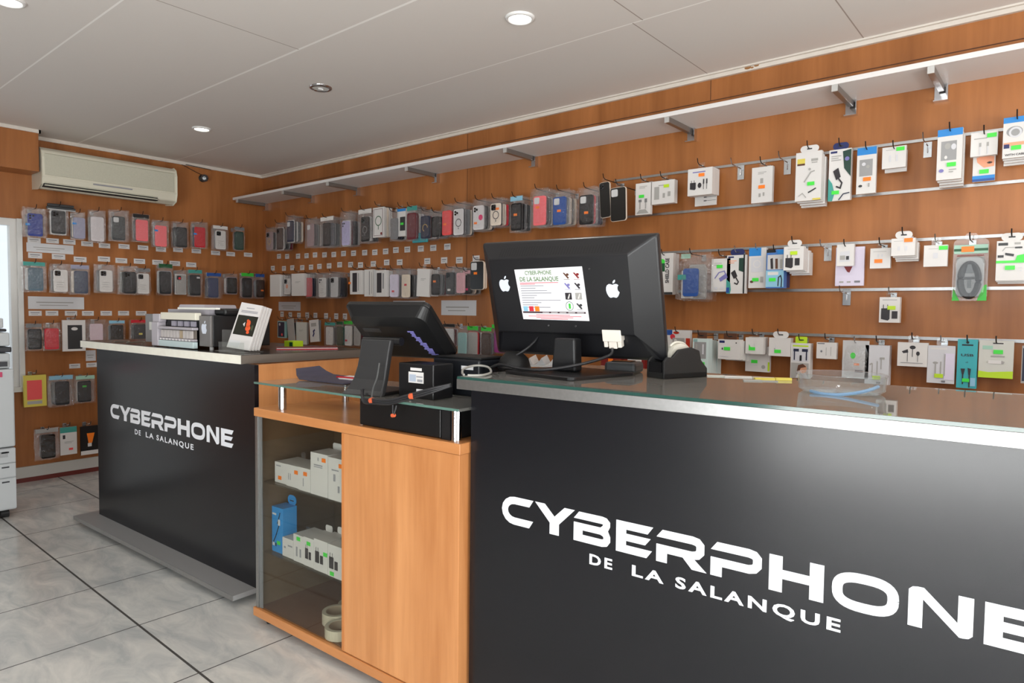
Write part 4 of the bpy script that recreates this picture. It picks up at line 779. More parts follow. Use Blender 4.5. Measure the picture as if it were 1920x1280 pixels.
 'otg': [('r', .05, .05, .38, .12, 'charcoal'), ('r', .6, .05, .8, .1, 'ash'), ('l', [(.2, .26), (.3, .17), (.6, .17), (.8, .2)], .03, 'ash'), ('r', .62, .16, .86, .2, 'charcoal'), ('p', [(.3, .3), (.6, .34), (.58, .4), (.3, .36)], 'charcoal'), ('r', .05, .36, .25, .42, 'charcoal'), ('r', 0, .5, 1, .56, 'neon'), ('p', [(.7, .38), (1, .34), (1, .56), (.62, .56)], 'neon'), ('s', .48, .68, 'neon'), ('e', .85, .68, .03, .03, 'ltgrey'), ('e', .85, .76, .03, .03, 'ltgrey')],
 'redblue': [('r', 0, .0, .28, .2, 'royal'), ('r', .3, .04, .98, .2, 'white'), ('e', .3, .26, .1, .1, 'red'), ('r', .3, .3, .78, .72, 'ash'), ('e', .42, .42, .06, .08, 'white'), ('e', .66, .52, .07, .07, 'white'), ('r', .84, .3, 1, .85, 'reddark'), ('e', .45, .1, .12, .05, 'reddark')],
 'tealwin': [('r', .04, .02, .3, .1, 'teal2'), ('r', .1, .1, .86, .58, 'win'), ('r', .2, .16, .3, .45, 'ash'), ('r', .62, .16, .72, .45, 'ltgrey'), ('s', .62, .72, 'neon'), ('r', .1, .76, .3, .8, 'ash'), ('r', .06, .88, .7, .92, 'print')],
 'greenmid': [('r', .06, .06, .3, .18, 'navy2'), ('e', .82, .16, .03, .03, 'charcoal'), ('r', .18, .42, .23, .52, 'charcoal'), ('s', .42, .46, 'neon'), ('r', .05, .84, .5, .87, 'ltgrey')], 'greenlow': [('p', [(.2, .4), (.3, .6), (.2, .6)], 'neon'), ('s', .38, .68, 'neon'), ('r', .5, .35, .54, .5, 'ltgrey')],
 'greenlow2': [('s', .38, .6, 'neon'), ('r', .2, .72, .5, .75, 'ltgrey'), ('e', .75, .8, .08, .08, 'ash'), ('r', .93, .6, 1, .95, 'lime')], 'greenlow3': [('s', .42, .74, 'neon'), ('r', .3, .4, .34, .55, 'ltgrey'), ('e', .28, .6, .03, .03, 'ash')],
 'womanpack': [('r', .1, .06, .9, .1, 'lime'), ('r', .08, .12, .92, .52, 'ltgrey'), ('r', .14, .16, .42, .24, 'navy'), ('r', .58, .16, .88, .24, 'navy'), ('l', [(.2, .24), (.2, .48)], .06, 'navy'), ('l', [(.82, .24), (.82, .48)], .06, 'navy'), ('r', .48, .34, .58, .5, 'black'), ('r', .05, .56, .95, .98, 'ash'), ('p', [(.3, .98), (.42, .84), (.8, .84), (.95, .98)], 'ltgrey'), ('e', .66, .72, .2, .24, 'skin'), ('p', [(.66, .58), (.42, .62), (.34, .86), (.46, .84), (.56, .7), (.84, .66)], 'hair')],
 'earline': [('r', .04, .04, .4, .1, 'print'), ('e', .25, .55, .05, .06, 'print'), ('r', .48, .3, .5, .8, 'ash'), ('r', .72, .25, .74, .8, 'ash')],
 'silverdot': [('e', .4, .4, .1, .13, 'neon'), ('r', .45, .6, .65, .66, 'peach'), ('r', .5, .78, .8, .84, 'print')], 'earcase': [('l', [(.2, .5), (.3, .46)], .06, 'ash'), ('r', .29, .46, .33, .8, 'ash'), ('r', .5, .4, .54, .75, 'ash'), ('r', .66, .3, .7, .6, 'ash'), ('r', .62, .3, .82, .35, 'ash'), ('s', .5, .82, 'lime'), ('r', .5, .92, .68, .97, 'print')],
 'blackbuds': [('p', [(.14, .38), (.34, .28), (.36, .42), (.2, .46)], 'dark'), ('e', .5, .2, .1, .07, 'dark'), ('e', .68, .45, .06, .08, 'dark'), ('r', .33, .42, .345, .8, 'charcoal'), ('r', .49, .26, .51, .6, 'charcoal'), ('r', .67, .5, .685, .8, 'charcoal'), ('r', .12, .84, .85, .86, 'print')],
 'earcase2': [('r', .1, .06, .7, .1, 'white'), ('e', .3, .46, .1, .05, 'ash'), ('r', .28, .48, .33, .78, 'ash'), ('r', .48, .42, .52, .75, 'ash'), ('r', .63, .2, .98, .9, 'lilacw'), ('r', .63, .22, .66, .8, 'ash'), ('s', .44, .8, 'lime'), ('r', .54, .92, .68, .97, 'print')],
 'usb': [('r', .22, .1, .78, .13, 'black'), ('e', .5, .06, .08, .08, 'black'), ('t', 'USB', .5, .345, .05, 'dark', .62), ('t', 'x2', .5, .48, .03, 'dark'), ('p', [(.2, .6), (.42, .6), (.36, .72), (.28, .72)], 'dark'), ('r', .29, .72, .35, .92, 'dark'), ('p', [(.55, .58), (.72, .6), (.68, .74), (.6, .72)], 'dark'), ('r', .62, .72, .68, .98, 'dark'), ('r', .3, .8, .65, .87, 'neon'), ('r', .7, .78, .95, .95, 'skyl')],
 'whitegreen': [('r', .4, .06, .7, .09, 'dark'), ('r', .1, .14, .4, .24, 'mint'), ('s', .56, .3, 'neon'), ('r', .35, .4, .75, .44, 'ash'), ('r', .28, .53, .66, .62, 'white'), ('p', [(.66, .53), (.76, .56), (.72, .62), (.66, .62)], 'ash'), ('p', [(0, .82), (.3, .85), (.7, .82), (1, .8), (1, 1), (0, 1)], 'lime')],
}
STK = {'neon': (66, 214, 66), 'orange': (252, 126, 40), 'lime': (184, 214, 40)}
def sticker(parent, x, z, col, s=1.0, y=-.0012):
    o = MB().box(x-.0125*s, y-.0005, z-.0065*s, x+.0125*s, y, z+.0065*s, C(col)).build('price_sticker', parent); o.rotation_euler = (0, 0, 0); o['label'] = f'{"green" if col == "neon" else col} price sticker'; return o
def bag_mesh(w, h, t, seed):
    """puffed crinkled clear bag, closed round its rim"""
    rnd = random.Random(seed); nx, nz = 5, 7; vs = []; idx = {}
    for s in (0, 1):
        for i in range(nx+1):
            for k in range(nz+1):
                u, v = i/nx, k/nz; edge = i in (0, nx) or k in (0, nz)
                if s and edge: idx[(s, i, k)] = idx[(0, i, k)]; continue
                puff = (math.sin(PI*u)*math.sin(PI*min(1, v*1.15)))**.4 if not edge else 0
                y = t/2+(-1 if s == 0 else 1)*t/2*puff*(0.75+.25*rnd.random())
                jx = rnd.uniform(-.003, .003); idx[(s, i, k)] = len(vs); vs.append(((u-.5)*w+jx, y, v*h+rnd.uniform(-.003, .003)))
    fs = []
    for i in range(nx):
        for k in range(nz):
            a, b, c, d = idx[(0, i, k)], idx[(0, i+1, k)], idx[(0, i+1, k+1)], idx[(0, i, k+1)]; fs.append((a, b, c, d))
            a, b, c, d = idx[(1, i, k)], idx[(1, i+1, k)], idx[(1, i+1, k+1)], idx[(1, i, k+1)]; fs.append((a, d, c, b))
    return vs, fs
def case_parts(root, cx, z0, cw, ch, y, col, o, kind, detail=True):
    """one phone case, front at y, hanging at (cx,z0)"""
    edge = o.get('edge'); th = .009
    b = MB()
    if edge: b.prism(rrect(cx-cw/2-.002, z0-.002, cx+cw/2+.002, z0+ch+.002, .013), y+.002, y+th+.002, C(edge))
    m = C(col) if kind != 'book' else mat('leather_'+col, PALETTE[col], .5)
    if o.get('mk') or kind == 'case' or col in ('jet', 'soot'): m = mat('gloss_'+col, PALETTE[col], .18)
    b.prism(rrect(cx-cw/2, z0, cx+cw/2, z0+ch, .012), y, y+th, m)
    if o.get('fr'): b.prism(rrect(cx-cw/2-.006, z0-.006, cx+cw/2+.006, z0+ch+.008, .006), y+th+.0005, y+th+.003, C(o['fr']))
    ring = o.get('rc')
    if ring and detail:
        rr = cw*.27; zc = z0+ch*.47
        pts = ell(cx, zc, rr, rr, 22); pts = pts[:16] if o.get('cam') == 'halfring' else pts+[pts[0]]
        stroke(b, pts, .0045, y-.0009, y-.0003, C(ring))
        if o.get('cam') != 'halfring': stroke(b, [(cx, zc-rr*1.25), (cx, zc-rr*1.75)], .005, y-.0009, y-.0003, C(ring))
    if o.get('mk') and detail:
        for k in range(3): b.box(cx-cw*.28, y-.0008, z0+ch*(.42-.1*k), cx+cw*(.25-.1*(k % 2)), y-.0002, z0+ch*(.42-.1*k)+.003, C('ash'))
    if o.get('dot') and detail: b.prism(ell(cx+(.24*cw if o['dot'] == 'magenta' else 0), z0+ch*.5, cw*.2, cw*.2, 18), y-.0009, y-.0003, C(o['dot']))
    body = b.build('case_body', root)
    cam_ = o.get('cam')
    if not detail or cam_ in (None, 'none', 'ring', 'halfring') and cam_ != 'ring': return body
    q = MB(); s = cw*.42; x0 = cx-cw*.42; z1 = z0+ch*.955
    if cam_ == 'white': q.prism(rrect(x0, z1-s*1.0, x0+s, z1, .007), y-.0025, y-.0002, C('silver'))
    elif cam_ == 'reddot': q.prism(rrect(x0, z1-s, x0+s, z1, .007), y-.0025, y-.0002, C('charcoal')); q.prism(ell(x0+s*.62, z1-s*.6, s*.3, s*.3, 12), y-.003, y-.0024, C('red'))
    elif cam_ == 'dots':
        for dx, dz in ((.2, .25), (.2, .75), (.7, .25)): q.prism(ell(x0+s*dx, z1-s*dz, s*.18, s*.18, 12), y-.002, y-.0002, C('charcoal'))
    else:
        if cam_ != 'pro' : q.prism(rrect(x0, z1-s, x0+s, z1, .007), y-.0025, y-.0002, C('charcoal' if col != 'black' else 'slate'))
        for dx, dz in ((.28, .28), (.28, .72), (.72, .5)): q.prism(ell(x0+s*dx, z1-s*dz, s*.19, s*.19, 14), y-.0038, y-.0024 if cam_ != 'pro' else y-.0002, BLACKG)
    q.build('camera_cutout', body)
    return body
def make_pack(kind, w, h, col, o, seed, detail=True):
    """parts of one hanging pack under an Empty (returned)"""
    root = bpy.data.objects.new('pack', None); COL.objects.link(root); root.empty_display_size = .03
    if kind in ('bag', 'book'):
        t = .017
        vs, fs = bag_mesh(w, h, t, seed); MB().add(vs, fs, BAG).build('clear_bag', root, smooth=False)
        cw = min(w*.80, .083 if w > .095 else w*.84); ch = min(h*.74, cw*2.05); ch = max(ch, h*.66)
        rnd = random.Random(seed); cx = rnd.uniform(-.06, .06)*w
        body = case_parts(root, cx, h*.055, cw, ch, .0045, col, o, kind, detail)
        if o.get('hd'): MB().box(-w*.44, .0070, h*.86, w*.44, .0105, h*.985, C(o['hd'])).build('bag_header', root)
        if detail and o.get('st'):
            c, fx, fz = o['st']; s = sticker(body, cx-cw/2+fx*cw, h*.055+ch*(1-fz), c, 1.0, .0036 if not o.get('rc') else .0034)
    elif kind == 'case':
        b = case_parts(root, 0, 0, w, h, 0, col, o, kind, detail)
        MB().prism([(-.013, h-.004), (.013, h-.004), (.013, h+.022), (-.013, h+.022)], .004, .0055, CLEAR).build('hang_tab', root)
        if detail and o.get('st'): c, fx, fz = o['st']; sticker(b, -w/2+fx*w, h*(1-fz), c, 1.1, -.0006)
    else:
        t = o.get('t', .012); b = MB().box(-w/2, 0, 0, w/2, t, h, C(col)); m = MOT.get(o.get('mot', ''), []) if detail else []
        for i, k in enumerate(m):
            if k[0] != 's': shape(b, k, w, h, i)
        c = b.build('carton', root)
        for k in m:
            if k[0] == 's': sticker(c, k[1]*w-w/2, h-k[2]*h, k[3], 1.15, -.0004-NG*len(m))
        tab = o.get('tab', 'tab' if kind == 'box' else '')
        if tab == 'tab': MB().prism(rrect(-min(.017, w*.2), h-.0005, min(.017, w*.2), h+.028, .004), t*.4, t*.4+.0012, CLEAR).prism([(-.009, h+.012), (.009, h+.012), (.009, h+.017), (-.009, h+.017)], t*.4-.0006, t*.4-.0001, C('ash')).build('hang_tab', root)
        elif tab in ('arch', 'archnavy', 'dark', 'lime'):
            cc = {'arch': 'white', 'archnavy': 'navy2', 'dark': 'hair', 'lime': 'lime'}[tab]; ww = w*(.36 if tab in ('arch', 'archnavy') else .3)
            MB().prism(rrect(-ww, h-.0005, ww, h+.028, .018 if 'arch' in tab else .004), t*.35, t*.35+.002, C(cc)).prism([(-.010, h+.011), (.010, h+.011), (.010, h+.016), (-.010, h+.016)], t*.35-.0006, t*.35-.0001, C('charcoal')).build('hang_tab', root)
    return root
def hang(root, wall, a, z, d):
    if wall == 'r': root.location = (a, -d, z); root.rotation_euler = (0, 0, 0)
    else: root.location = (d, a, z); root.rotation_euler = (0, 0, PI/2)
HOOKM = mat('dark_hook_wire', (52, 46, 44), .35, .6); HOOKC = mat('chrome_hook_wire', (190, 190, 192), .25, 1.0); HPLATE = mat('hook_plate', (206, 210, 214), .22, .8)
def peg(label, wall, a, z, d, dark=True, plate=None, tip=True):
    """wire hook: root Empty on the wall face, local -y outwards"""
    t = bpy.data.objects.new('peg_hook', None); COL.objects.link(t); hang(t, wall, a, z, 0); tag(t, label, 'hook', 'wire display hooks')
    m = HOOKM if dark else HOOKC
    pts = [(0, -.004, 0), (0, -d*.6, .001), (0, -d-.012, .002)]+([(0, -d-.026, .010), (0, -d-.033, .028)] if tip else [])
    MB().tube(pts, .0022, m, 6).build('wire', t, smooth=True)
    pw, ph = (plate or (.022, .03)); MB().box(-pw/2, -.0085, -ph*.75, pw/2, -.0065 if wall == 'r' else -.001, ph*.25, HPLATE).build('wall_plate', t)
    if plate: MB().tube([(0, -.010, -.006), (0, -.013, -ph*.45)], .002, CHROME, 6).build('spring_wire', t)
    return t
# wall, place along it (m), foot height (m), stand-off (m), size (m) ...
PACKS = [
 ('long wall under the shelf', 'phone cases in the long wall top row', 'r', 0.418, 1.66, 0.188, 0.13, 0.192, 'bag', 'mauve', {'cam': 'ring', 'rc': 'gold'}, 'pinkish grey gold-ring case in clear bag', 'gold-ring case', 'black,white,red,white'),
 ('long wall under the shelf', 'phone cases in the long wall top row', 'r', 0.532, 1.656, 0.17, 0.127, 0.228, 'bag', 'brown', {'cam': 'sq', 'fr': 'white'}, 'dark brown case in white-edged pack', 'brown case', 'white,charcoal,grey,burgundy'),
 ('long wall under the shelf', 'phone cases in the long wall top row', 'r', 0.713, 1.705, 0.188, 0.129, 0.218, 'bag', 'navy', {'cam': 'white', 'fr': 'white'}, 'dark navy case in white-edged pack', 'navy case', 'grey,white,grey,cream'),
 ('long wall under the shelf', 'phone cases in the long wall top row', 'r', 0.964, 1.66, 0.17, 0.164, 0.225, 'bag', 'mauve', {'cam': 'white'}, 'dusky mauve case with square lens hole', 'mauve case', 'black,ash,cream,charcoal'),
 ('long wall under the shelf', 'phone cases in the long wall top row', 'r', 1.196, 1.647, 0.188, 0.177, 0.229, 'bag', 'black', {'hd': 'white'}, 'plain black case under a white bag top', 'white-topped case', 'navy,grey,slate,ash'),
 ('long wall under the shelf', 'phone cases in the long wall top row', 'r', 1.402, 1.642, 0.17, 0.146, 0.258, 'bag', 'lilac', {'cam': 'dots', 'fr': 'white'}, 'lilac printed card in a bulky clear bag', 'lilac card', 'burgundy,black,slate,ash'),
 ('long wall under the shelf', 'phone cases in the long wall top row', 'r', 1.64, 1.654, 0.188, 0.158, 0.238, 'bag', 'black', {'cam': 'ring', 'rc': 'grey', 'hd': 'white'}, 'black case with grey ring under shiny bag top', 'grey-ring case', 'white,silver,black,slate'),
 ('long wall under the shelf', 'phone cases in the long wall top row', 'r', 1.774, 1.689, 0.17, 0.115, 0.202, 'box', 'white', {'t': 0.012, 'mot': 'greenring'}, 'white pack printed with a green ring', 'green-ring pack', 'white,cream,white,white'),
 ('long wall under the shelf', 'phone cases in the long wall top row', 'r', 1.946, 1.652, 0.188, 0.085, 0.203, 'bag', 'grey', {'cam': 'none'}, 'narrow grey case beside a white pack', 'narrow case', 'black,navy,black,silver'),
 ('long wall under the shelf', 'phone cases in the long wall top row', 'r', 2.01, 1.681, 0.17, 0.086, 0.181, 'box', 'white', {'t': 0.014, 'mot': 'phonegreen', 'hdr': 'sky'}, 'white pack with blue top and green sticker', 'blue-topped pack', 'white,white,white,white'),
 ('long wall under the shelf', 'phone cases in the long wall top row', 'r', 2.124, 1.641, 0.188, 0.107, 0.229, 'book', 'burgundy', {'hd': 'teal'}, 'burgundy flip case under a teal bag top', 'burgundy case', 'burgundy,white,whiteish,navy'),
 ('long wall under the shelf', 'phone cases in the long wall top row', 'r', 2.234, 1.644, 0.17, 0.101, 0.192, 'book', 'navy', {'rc': 'gold', 'cam': 'halfring'}, 'navy flip case with a gold half ring', 'half-ring case', 'burgundy,white,whiteish,navy'),
 ('long wall under the shelf', 'phone cases in the long wall top row', 'r', 2.349, 1.645, 0.188, 0.085, 0.172, 'book', 'black', {}, 'glossy black flip case in clear bag', 'glossy flip case', 'black,black,grey,burgundy'),
 ('long wall under the shelf', 'phone cases in the long wall top row', 'r', 2.424, 1.652, 0.17, 0.099, 0.203, 'bag', 'coral', {'st': ('orange', 0.3, 0.55)}, 'coral case with a small orange sticker', 'coral case', 'red,charcoal,grey,burgundy'),
 ('long wall under the shelf', 'phone cases in the long wall top row', 'r', 2.551, 1.643, 0.188, 0.107, 0.212, 'bag', 'pearl', {'cam': 'pro', 'rc': 'dark', 'ring': 1, 'edge': 'dark'}, 'clear ring case with three dark lenses', 'three-lens case', 'grey,grey,cream,charcoal'),
 ('long wall under the shelf', 'phone cases in the long wall top row', 'r', 2.699, 1.668, 0.17, 0.118, 0.192, 'bag', 'pearl', {'cam': 'pro', 'st': ('orange', 0.25, 0.72), 'dot': 'magenta'}, 'clear case with magenta dot and orange sticker', 'magenta-dot case', 'black,ash,cream,charcoal'),
 ('long wall under the shelf', 'phone cases in the long wall top row', 'r', 2.846, 1.681, 0.188, 0.1, 0.171, 'bag', 'cream', {'cam': 'black', 'rc': 'dark', 'ring': 1, 'st': ('orange', 0.65, 0.25), 'edge': 'dark'}, 'cream ring case with a black lens square', 'cream case', 'cream,cream,red,slate'),
 ('long wall under the shelf', 'phone cases in the long wall top row', 'r', 2.983, 1.643, 0.17, 0.099, 0.207, 'bag', 'black', {'st': ('orange', 0.42, 0.42), 'hd': 'skyl'}, 'black case with orange sticker under blue bag top', 'blue-topped case', 'black,grey,black,slate'),
 ('long wall under the shelf', 'phone cases in the long wall top row', 'r', 3.158, 1.657, 0.188, 0.123, 0.214, 'bag', 'pink', {'cam': 'white', 'st': ('orange', 0.35, 0.38)}, 'salmon pink case with an orange sticker', 'salmon case', 'black,grey,silver,black'),
 ('long wall under the shelf', 'phone cases in the long wall top row', 'r', 3.291, 1.654, 0.17, 0.122, 0.2, 'bag', 'royal', {'cam': 'white', 'st': ('orange', 0.48, 0.5)}, 'royal blue case with an orange sticker', 'royal blue case', 'grey,cream,grey,cream'),
 ('long wall under the shelf', 'phone cases in the long wall top row', 'r', 3.475, 1.64, 0.188, 0.125, 0.204, 'bag', 'black', {'cam': 'white', 'st': ('orange', 0.52, 0.6)}, 'large black case with orange sticker low down', 'orange-stickered case', 'red,grey,navy,black'),
 ('long wall under the shelf', 'phone cases in the long wall top row', 'r', 3.58, 1.681, 0.17, 0.059, 0.177, 'case', 'soot', {'edge': 'cream', 'roll': -4, 'cam': 'sq'}, 'tilted black case with a beige rim', 'tilted case', ''),
 ('long wall under the shelf', 'phone cases in the long wall top row', 'r', 3.665, 1.655, 0.188, 0.086, 0.164, 'case', 'soot', {'edge': 'cream', 'cam': 'white', 'roll': -2}, 'last bare black case with a beige rim', 'beige-rimmed case', ''),
 ('second row, long wall', 'phone cases in the long wall second row', 'r', 0.469, 1.293, 0.168, 0.145, 0.175, 'box', 'white', {'t': 0.016}, 'plain white pack next to the wall corner', 'corner pack', 'white,white,white,white'),
 ('second row, long wall', 'phone cases in the long wall second row', 'r', 0.612, 1.301, 0.15, 0.129, 0.168, 'bag', 'white', {'cam': 'sq', 'dot': 'peach'}, 'white case with a peach round print', 'peach-dot case', 'charcoal,grey,burgundy,white'),
 ('second row, long wall', 'phone cases in the long wall second row', 'r', 0.797, 1.296, 0.168, 0.174, 0.172, 'box', 'white', {'t': 0.016, 'mot': 'faint'}, 'wide plain white pack beside the peach-dot case', 'wide white pack', 'white,white,white,white'),
 ('second row, long wall', 'phone cases in the long wall second row', 'r', 0.911, 1.279, 0.15, 0.094, 0.195, 'bag', 'rose', {}, 'rose red case in a crumpled bag', 'rose case', 'navy,grey,ash,cream'),
 ('second row, long wall', 'phone cases in the long wall second row', 'r', 1.105, 1.274, 0.168, 0.148, 0.194, 'bag', 'white', {'cam': 'dots', 'mk': 1}, 'white case with dark lens dots', 'white dotted case', 'grey,slate,ash,cream'),
 ('second row, long wall', 'phone cases in the long wall second row', 'r', 1.227, 1.274, 0.15, 0.127, 0.199, 'bag', 'silver', {'cam': 'black'}, 'silvery white case with a dark lens square', 'silvery case', 'grey,navy,navy,black'),
 ('second row, long wall', 'phone cases in the long wall second row', 'r', 1.522, 1.303, 0.168, 0.129, 0.168, 'box', 'white', {'t': 0.03, 'mot': 'window'}, 'white carton with a tall dark window', 'window carton', 'white,white'),
 ('second row, long wall', 'phone cases in the long wall second row', 'r', 1.645, 1.288, 0.15, 0.096, 0.187, 'box', 'white', {'t': 0.02, 'mot': 'lines'}, 'slim white carton with grey edge lines', 'slim carton', 'white'),
 ('second row, long wall', 'phone cases in the long wall second row', 'r', 1.786, 1.285, 0.168, 0.13, 0.18, 'box', 'white', {'t': 0.03, 'mot': 'window2'}, 'white carton with dark window and silver reflection', 'silver-reflection carton', 'white'),
 ('second row, long wall', 'phone cases in the long wall second row', 'r', 1.912, 1.272, 0.15, 0.111, 0.204, 'bag', 'lilacw', {'cam': 'none', 'st': ('red', 0.4, 0.75)}, 'pale lilac case in a shiny bag', 'pale lilac case', 'grey,whiteish,navy,black'),
 ('second row, long wall', 'phone cases in the long wall second row', 'r', 2.046, 1.268, 0.168, 0.094, 0.203, 'bag', 'creamy', {'st': ('red', 0.5, 0.45)}, 'cream case with a red sticker', 'red-stickered case', 'black,grey,grey,white'),
 ('second row, long wall', 'phone cases in the long wall second row', 'r', 2.197, 1.284, 0.15, 0.118, 0.179, 'box', 'white', {'t': 0.014, 'mot': 'faint', 'roll': 3}, 'tall white pack leaning slightly', 'leaning pack', 'white,white,white,white'),
 ('second row, long wall', 'phone cases in the long wall second row', 'r', 2.332, 1.284, 0.168, 0.085, 0.177, 'bag', 'black', {'st': ('orange', 0.4, 0.35)}, 'black case with a small orange sticker, glossy bag', 'small-sticker case', 'grey,grey,burgundy,white'),
 ('second row, long wall', 'phone cases in the long wall second row', 'r', 2.439, 1.287, 0.15, 0.09, 0.185, 'bag', 'slate', {'cam': 'black', 'st': ('white', 0.4, 0.8)}, 'slate grey case with dark lens square', 'slate case', 'grey,charcoal,grey,burgundy'),
 ('second row, long wall', 'phone cases in the long wall second row', 'r', 2.545, 1.295, 0.168, 0.085, 0.166, 'bag', 'pinkish', {'cam': 'none'}, 'pink tinted case in wrinkled plastic', 'pink tinted case', 'cream,charcoal,grey,burgundy'),
 ('second row, long wall', 'phone cases in the long wall second row', 'r', 2.589, 1.29, 0.15, 0.085, 0.153, 'bag', 'black', {'st': ('magenta', 0.4, 0.75), 'hd': 'pinkish'}, 'black case with a magenta price tag', 'magenta-tag case', 'ash,cream,charcoal,grey'),
 ('second row, long wall', 'phone cases in the long wall second row', 'r', 2.688, 1.324, 0.168, 0.103, 0.166, 'case', 'jet', {'edge': 'cream', 'cam': 'white', 'st': ('orange', 0.4, 0.42)}, 'glossy black case with beige rim, orange sticker', 'glossy black case', 'cream,cream'),
 ('lowest row, long wall', 'phone cases in the long wall lowest row', 'r', 0.527, 0.959, 0.148, 0.11, 0.136, 'box', 'teal2', {'t': 0.02, 'mot': 'phonedark'}, 'dark phone pack with a pale teal edge', 'teal-edged pack', 'dkgreen'),
 ('lowest row, long wall', 'phone cases in the long wall lowest row', 'r', 0.604, 0.973, 0.13, 0.085, 0.141, 'bag', 'dkgreen', {'hd': 'dkgreen'}, 'dark green bagged case, tucked behind the grey card', 'dark green case', 'charcoal,grey'),
 ('lowest row, long wall', 'phone cases in the long wall lowest row', 'r', 0.676, 0.94, 0.148, 0.091, 0.176, 'card', 'ash', {'t': 0.006, 'roll': -8}, 'tilted pale grey card', 'tilted grey card', ''),
 ('lowest row, long wall', 'phone cases in the long wall lowest row', 'r', 0.782, 0.917, 0.13, 0.143, 0.174, 'card', 'paleash', {'t': 0.008, 'mot': 'faint'}, 'pale grey card hanging straight', 'straight grey card', 'ash'),
 ('lowest row, long wall', 'phone cases in the long wall lowest row', 'r', 0.989, 0.944, 0.148, 0.113, 0.169, 'card', 'white', {'t': 0.008, 'roll': -5, 'mot': 'squiggle'}, 'white card with a blue squiggle', 'squiggle card', 'grey'),
 ('lowest row, long wall', 'phone cases in the long wall lowest row', 'r', 1.15, 0.918, 0.13, 0.147, 0.18, 'bag', 'white', {'hd': 'teal'}, 'white case under a teal bag top', 'teal-topped case', 'black,slate'),
 ('lowest row, long wall', 'phone cases in the long wall lowest row', 'r', 1.295, 0.92, 0.148, 0.085, 0.188, 'bag', 'olive', {'hd': 'dkgreen'}, 'olive dark case under a green bag top', 'olive case', 'teal,silver'),
 ('lowest row, long wall', 'phone cases in the long wall lowest row', 'r', 1.374, 0.922, 0.13, 0.116, 0.192, 'bag', 'white', {'hd': 'green', 'st': ('red', 0.25, 0.75)}, 'white case under a bright green bag top', 'green-topped case', 'black,silver'),
 ('lowest row, long wall', 'phone cases in the long wall lowest row', 'r', 1.503, 0.929, 0.148, 0.085, 0.182, 'bag', 'ash', {'hd': 'green', 'cam': 'none'}, 'grey case with green bag top beside the till', 'grey green-topped case', 'burgundy,navy'),
 ('lowest row, long wall', 'phone cases in the long wall lowest row', 'r', 2.41, 0.959, 0.13, 0.117, 0.154, 'bag', 'silver', {'hd': 'black'}, 'silver pack with a black top above the till', 'black-topped pack', 'burgundy,whiteish'),
 ('lowest row, long wall', 'phone cases in the long wall lowest row', 'r', 2.545, 0.911, 0.148, 0.085, 0.193, 'bag', 'teal2', {}, 'narrow teal pack', 'narrow teal pack', 'white,whiteish'),
 ('lowest row, long wall', 'phone cases in the long wall lowest row', 'r', 2.615, 0.914, 0.13, 0.099, 0.191, 'bag', 'ash', {'hd': 'green', 'edge': 'red'}, 'grey card pack with red edge and green top', 'red-edged pack', 'burgundy,white'),
 ('lowest row, long wall', 'phone cases in the long wall lowest row', 'r', 2.742, 0.922, 0.148, 0.09, 0.179, 'bag', 'brown', {'hd': 'green'}, 'brownish pack with green bunting top', 'bunting-topped pack', 'grey,burgundy'),
 ('lowest row, long wall', 'phone cases in the long wall lowest row', 'r', 2.831, 0.942, 0.13, 0.132, 0.177, 'bag', 'purple', {'hd': 'green'}, 'magenta purple pack half behind the monitor', 'magenta pack', 'charcoal,grey'),
 ('lowest row, long wall', 'phone cases in the long wall lowest row', 'r', 3.612, 0.902, 0.148, 0.116, 0.13, 'box', 'maroon', {'t': 0.03, 'mot': 'orangedot'}, 'dark red carton with an orange sticker', 'dark red carton', ''),
 ('lowest row, long wall', 'phone cases in the long wall lowest row', 'r', 3.737, 0.899, 0.13, 0.122, 0.137, 'box', 'maroon', {'t': 0.03, 'mot': 'twobars'}, 'dark red carton with two white bars', 'barred red carton', ''),
 ('top row, air-conditioner wall', 'phone cases in the air-conditioner wall top row', 'l', -1.706, 1.646, 0.138, 0.139, 0.199, 'bag', 'blue', {'cam': 'dots', 'st': ('sky', 0.0, 0.5)}, 'blue case in a cloudy bag', 'blue case', 'navy,grey'),
 ('top row, air-conditioner wall', 'phone cases in the air-conditioner wall top row', 'l', -1.563, 1.675, 0.12, 0.118, 0.209, 'bag', 'charcoal', {'cam': 'sq', 'fr': 'white'}, 'charcoal case in white-framed blister', 'charcoal blister', 'black,charcoal'),
 ('top row, air-conditioner wall', 'phone cases in the air-conditioner wall top row', 'l', -1.453, 1.654, 0.138, 0.089, 0.193, 'bag', 'lavgrey', {'cam': 'none', 'st': ('sky', 0.1, 0.3)}, 'lavender grey case with blue sticker', 'lavender case', 'cream,charcoal'),
 ('top row, air-conditioner wall', 'phone cases in the air-conditioner wall top row', 'l', -1.33, 1.644, 0.12, 0.113, 0.232, 'bag', 'whiteish', {'cam': 'none'}, 'off-white case in a loose bag', 'off-white case', 'grey,ash'),
 ('top row, air-conditioner wall', 'phone cases in the air-conditioner wall top row', 'l', -1.193, 1.662, 0.138, 0.136, 0.229, 'bag', 'slate', {'cam': 'white'}, 'slate case under a glinting bag top', 'glinting slate case', 'slate,ash'),
 ('top row, air-conditioner wall', 'phone cases in the air-conditioner wall top row', 'l', -1.039, 1.673, 0.12, 0.124, 0.209, 'bag', 'pink', {'hd': 'black'}, 'bright pink case under a black strip', 'bright pink case', 'black,slate'),
 ('top row, air-conditioner wall', 'phone cases in the air-conditioner wall top row', 'l', -0.906, 1.642, 0.138, 0.119, 0.209, 'bag', 'pink', {'st': ('sky', 0.1, 0.25)}, 'pink case with blue sticker', 'blue-stickered pink case', 'grey,silver'),
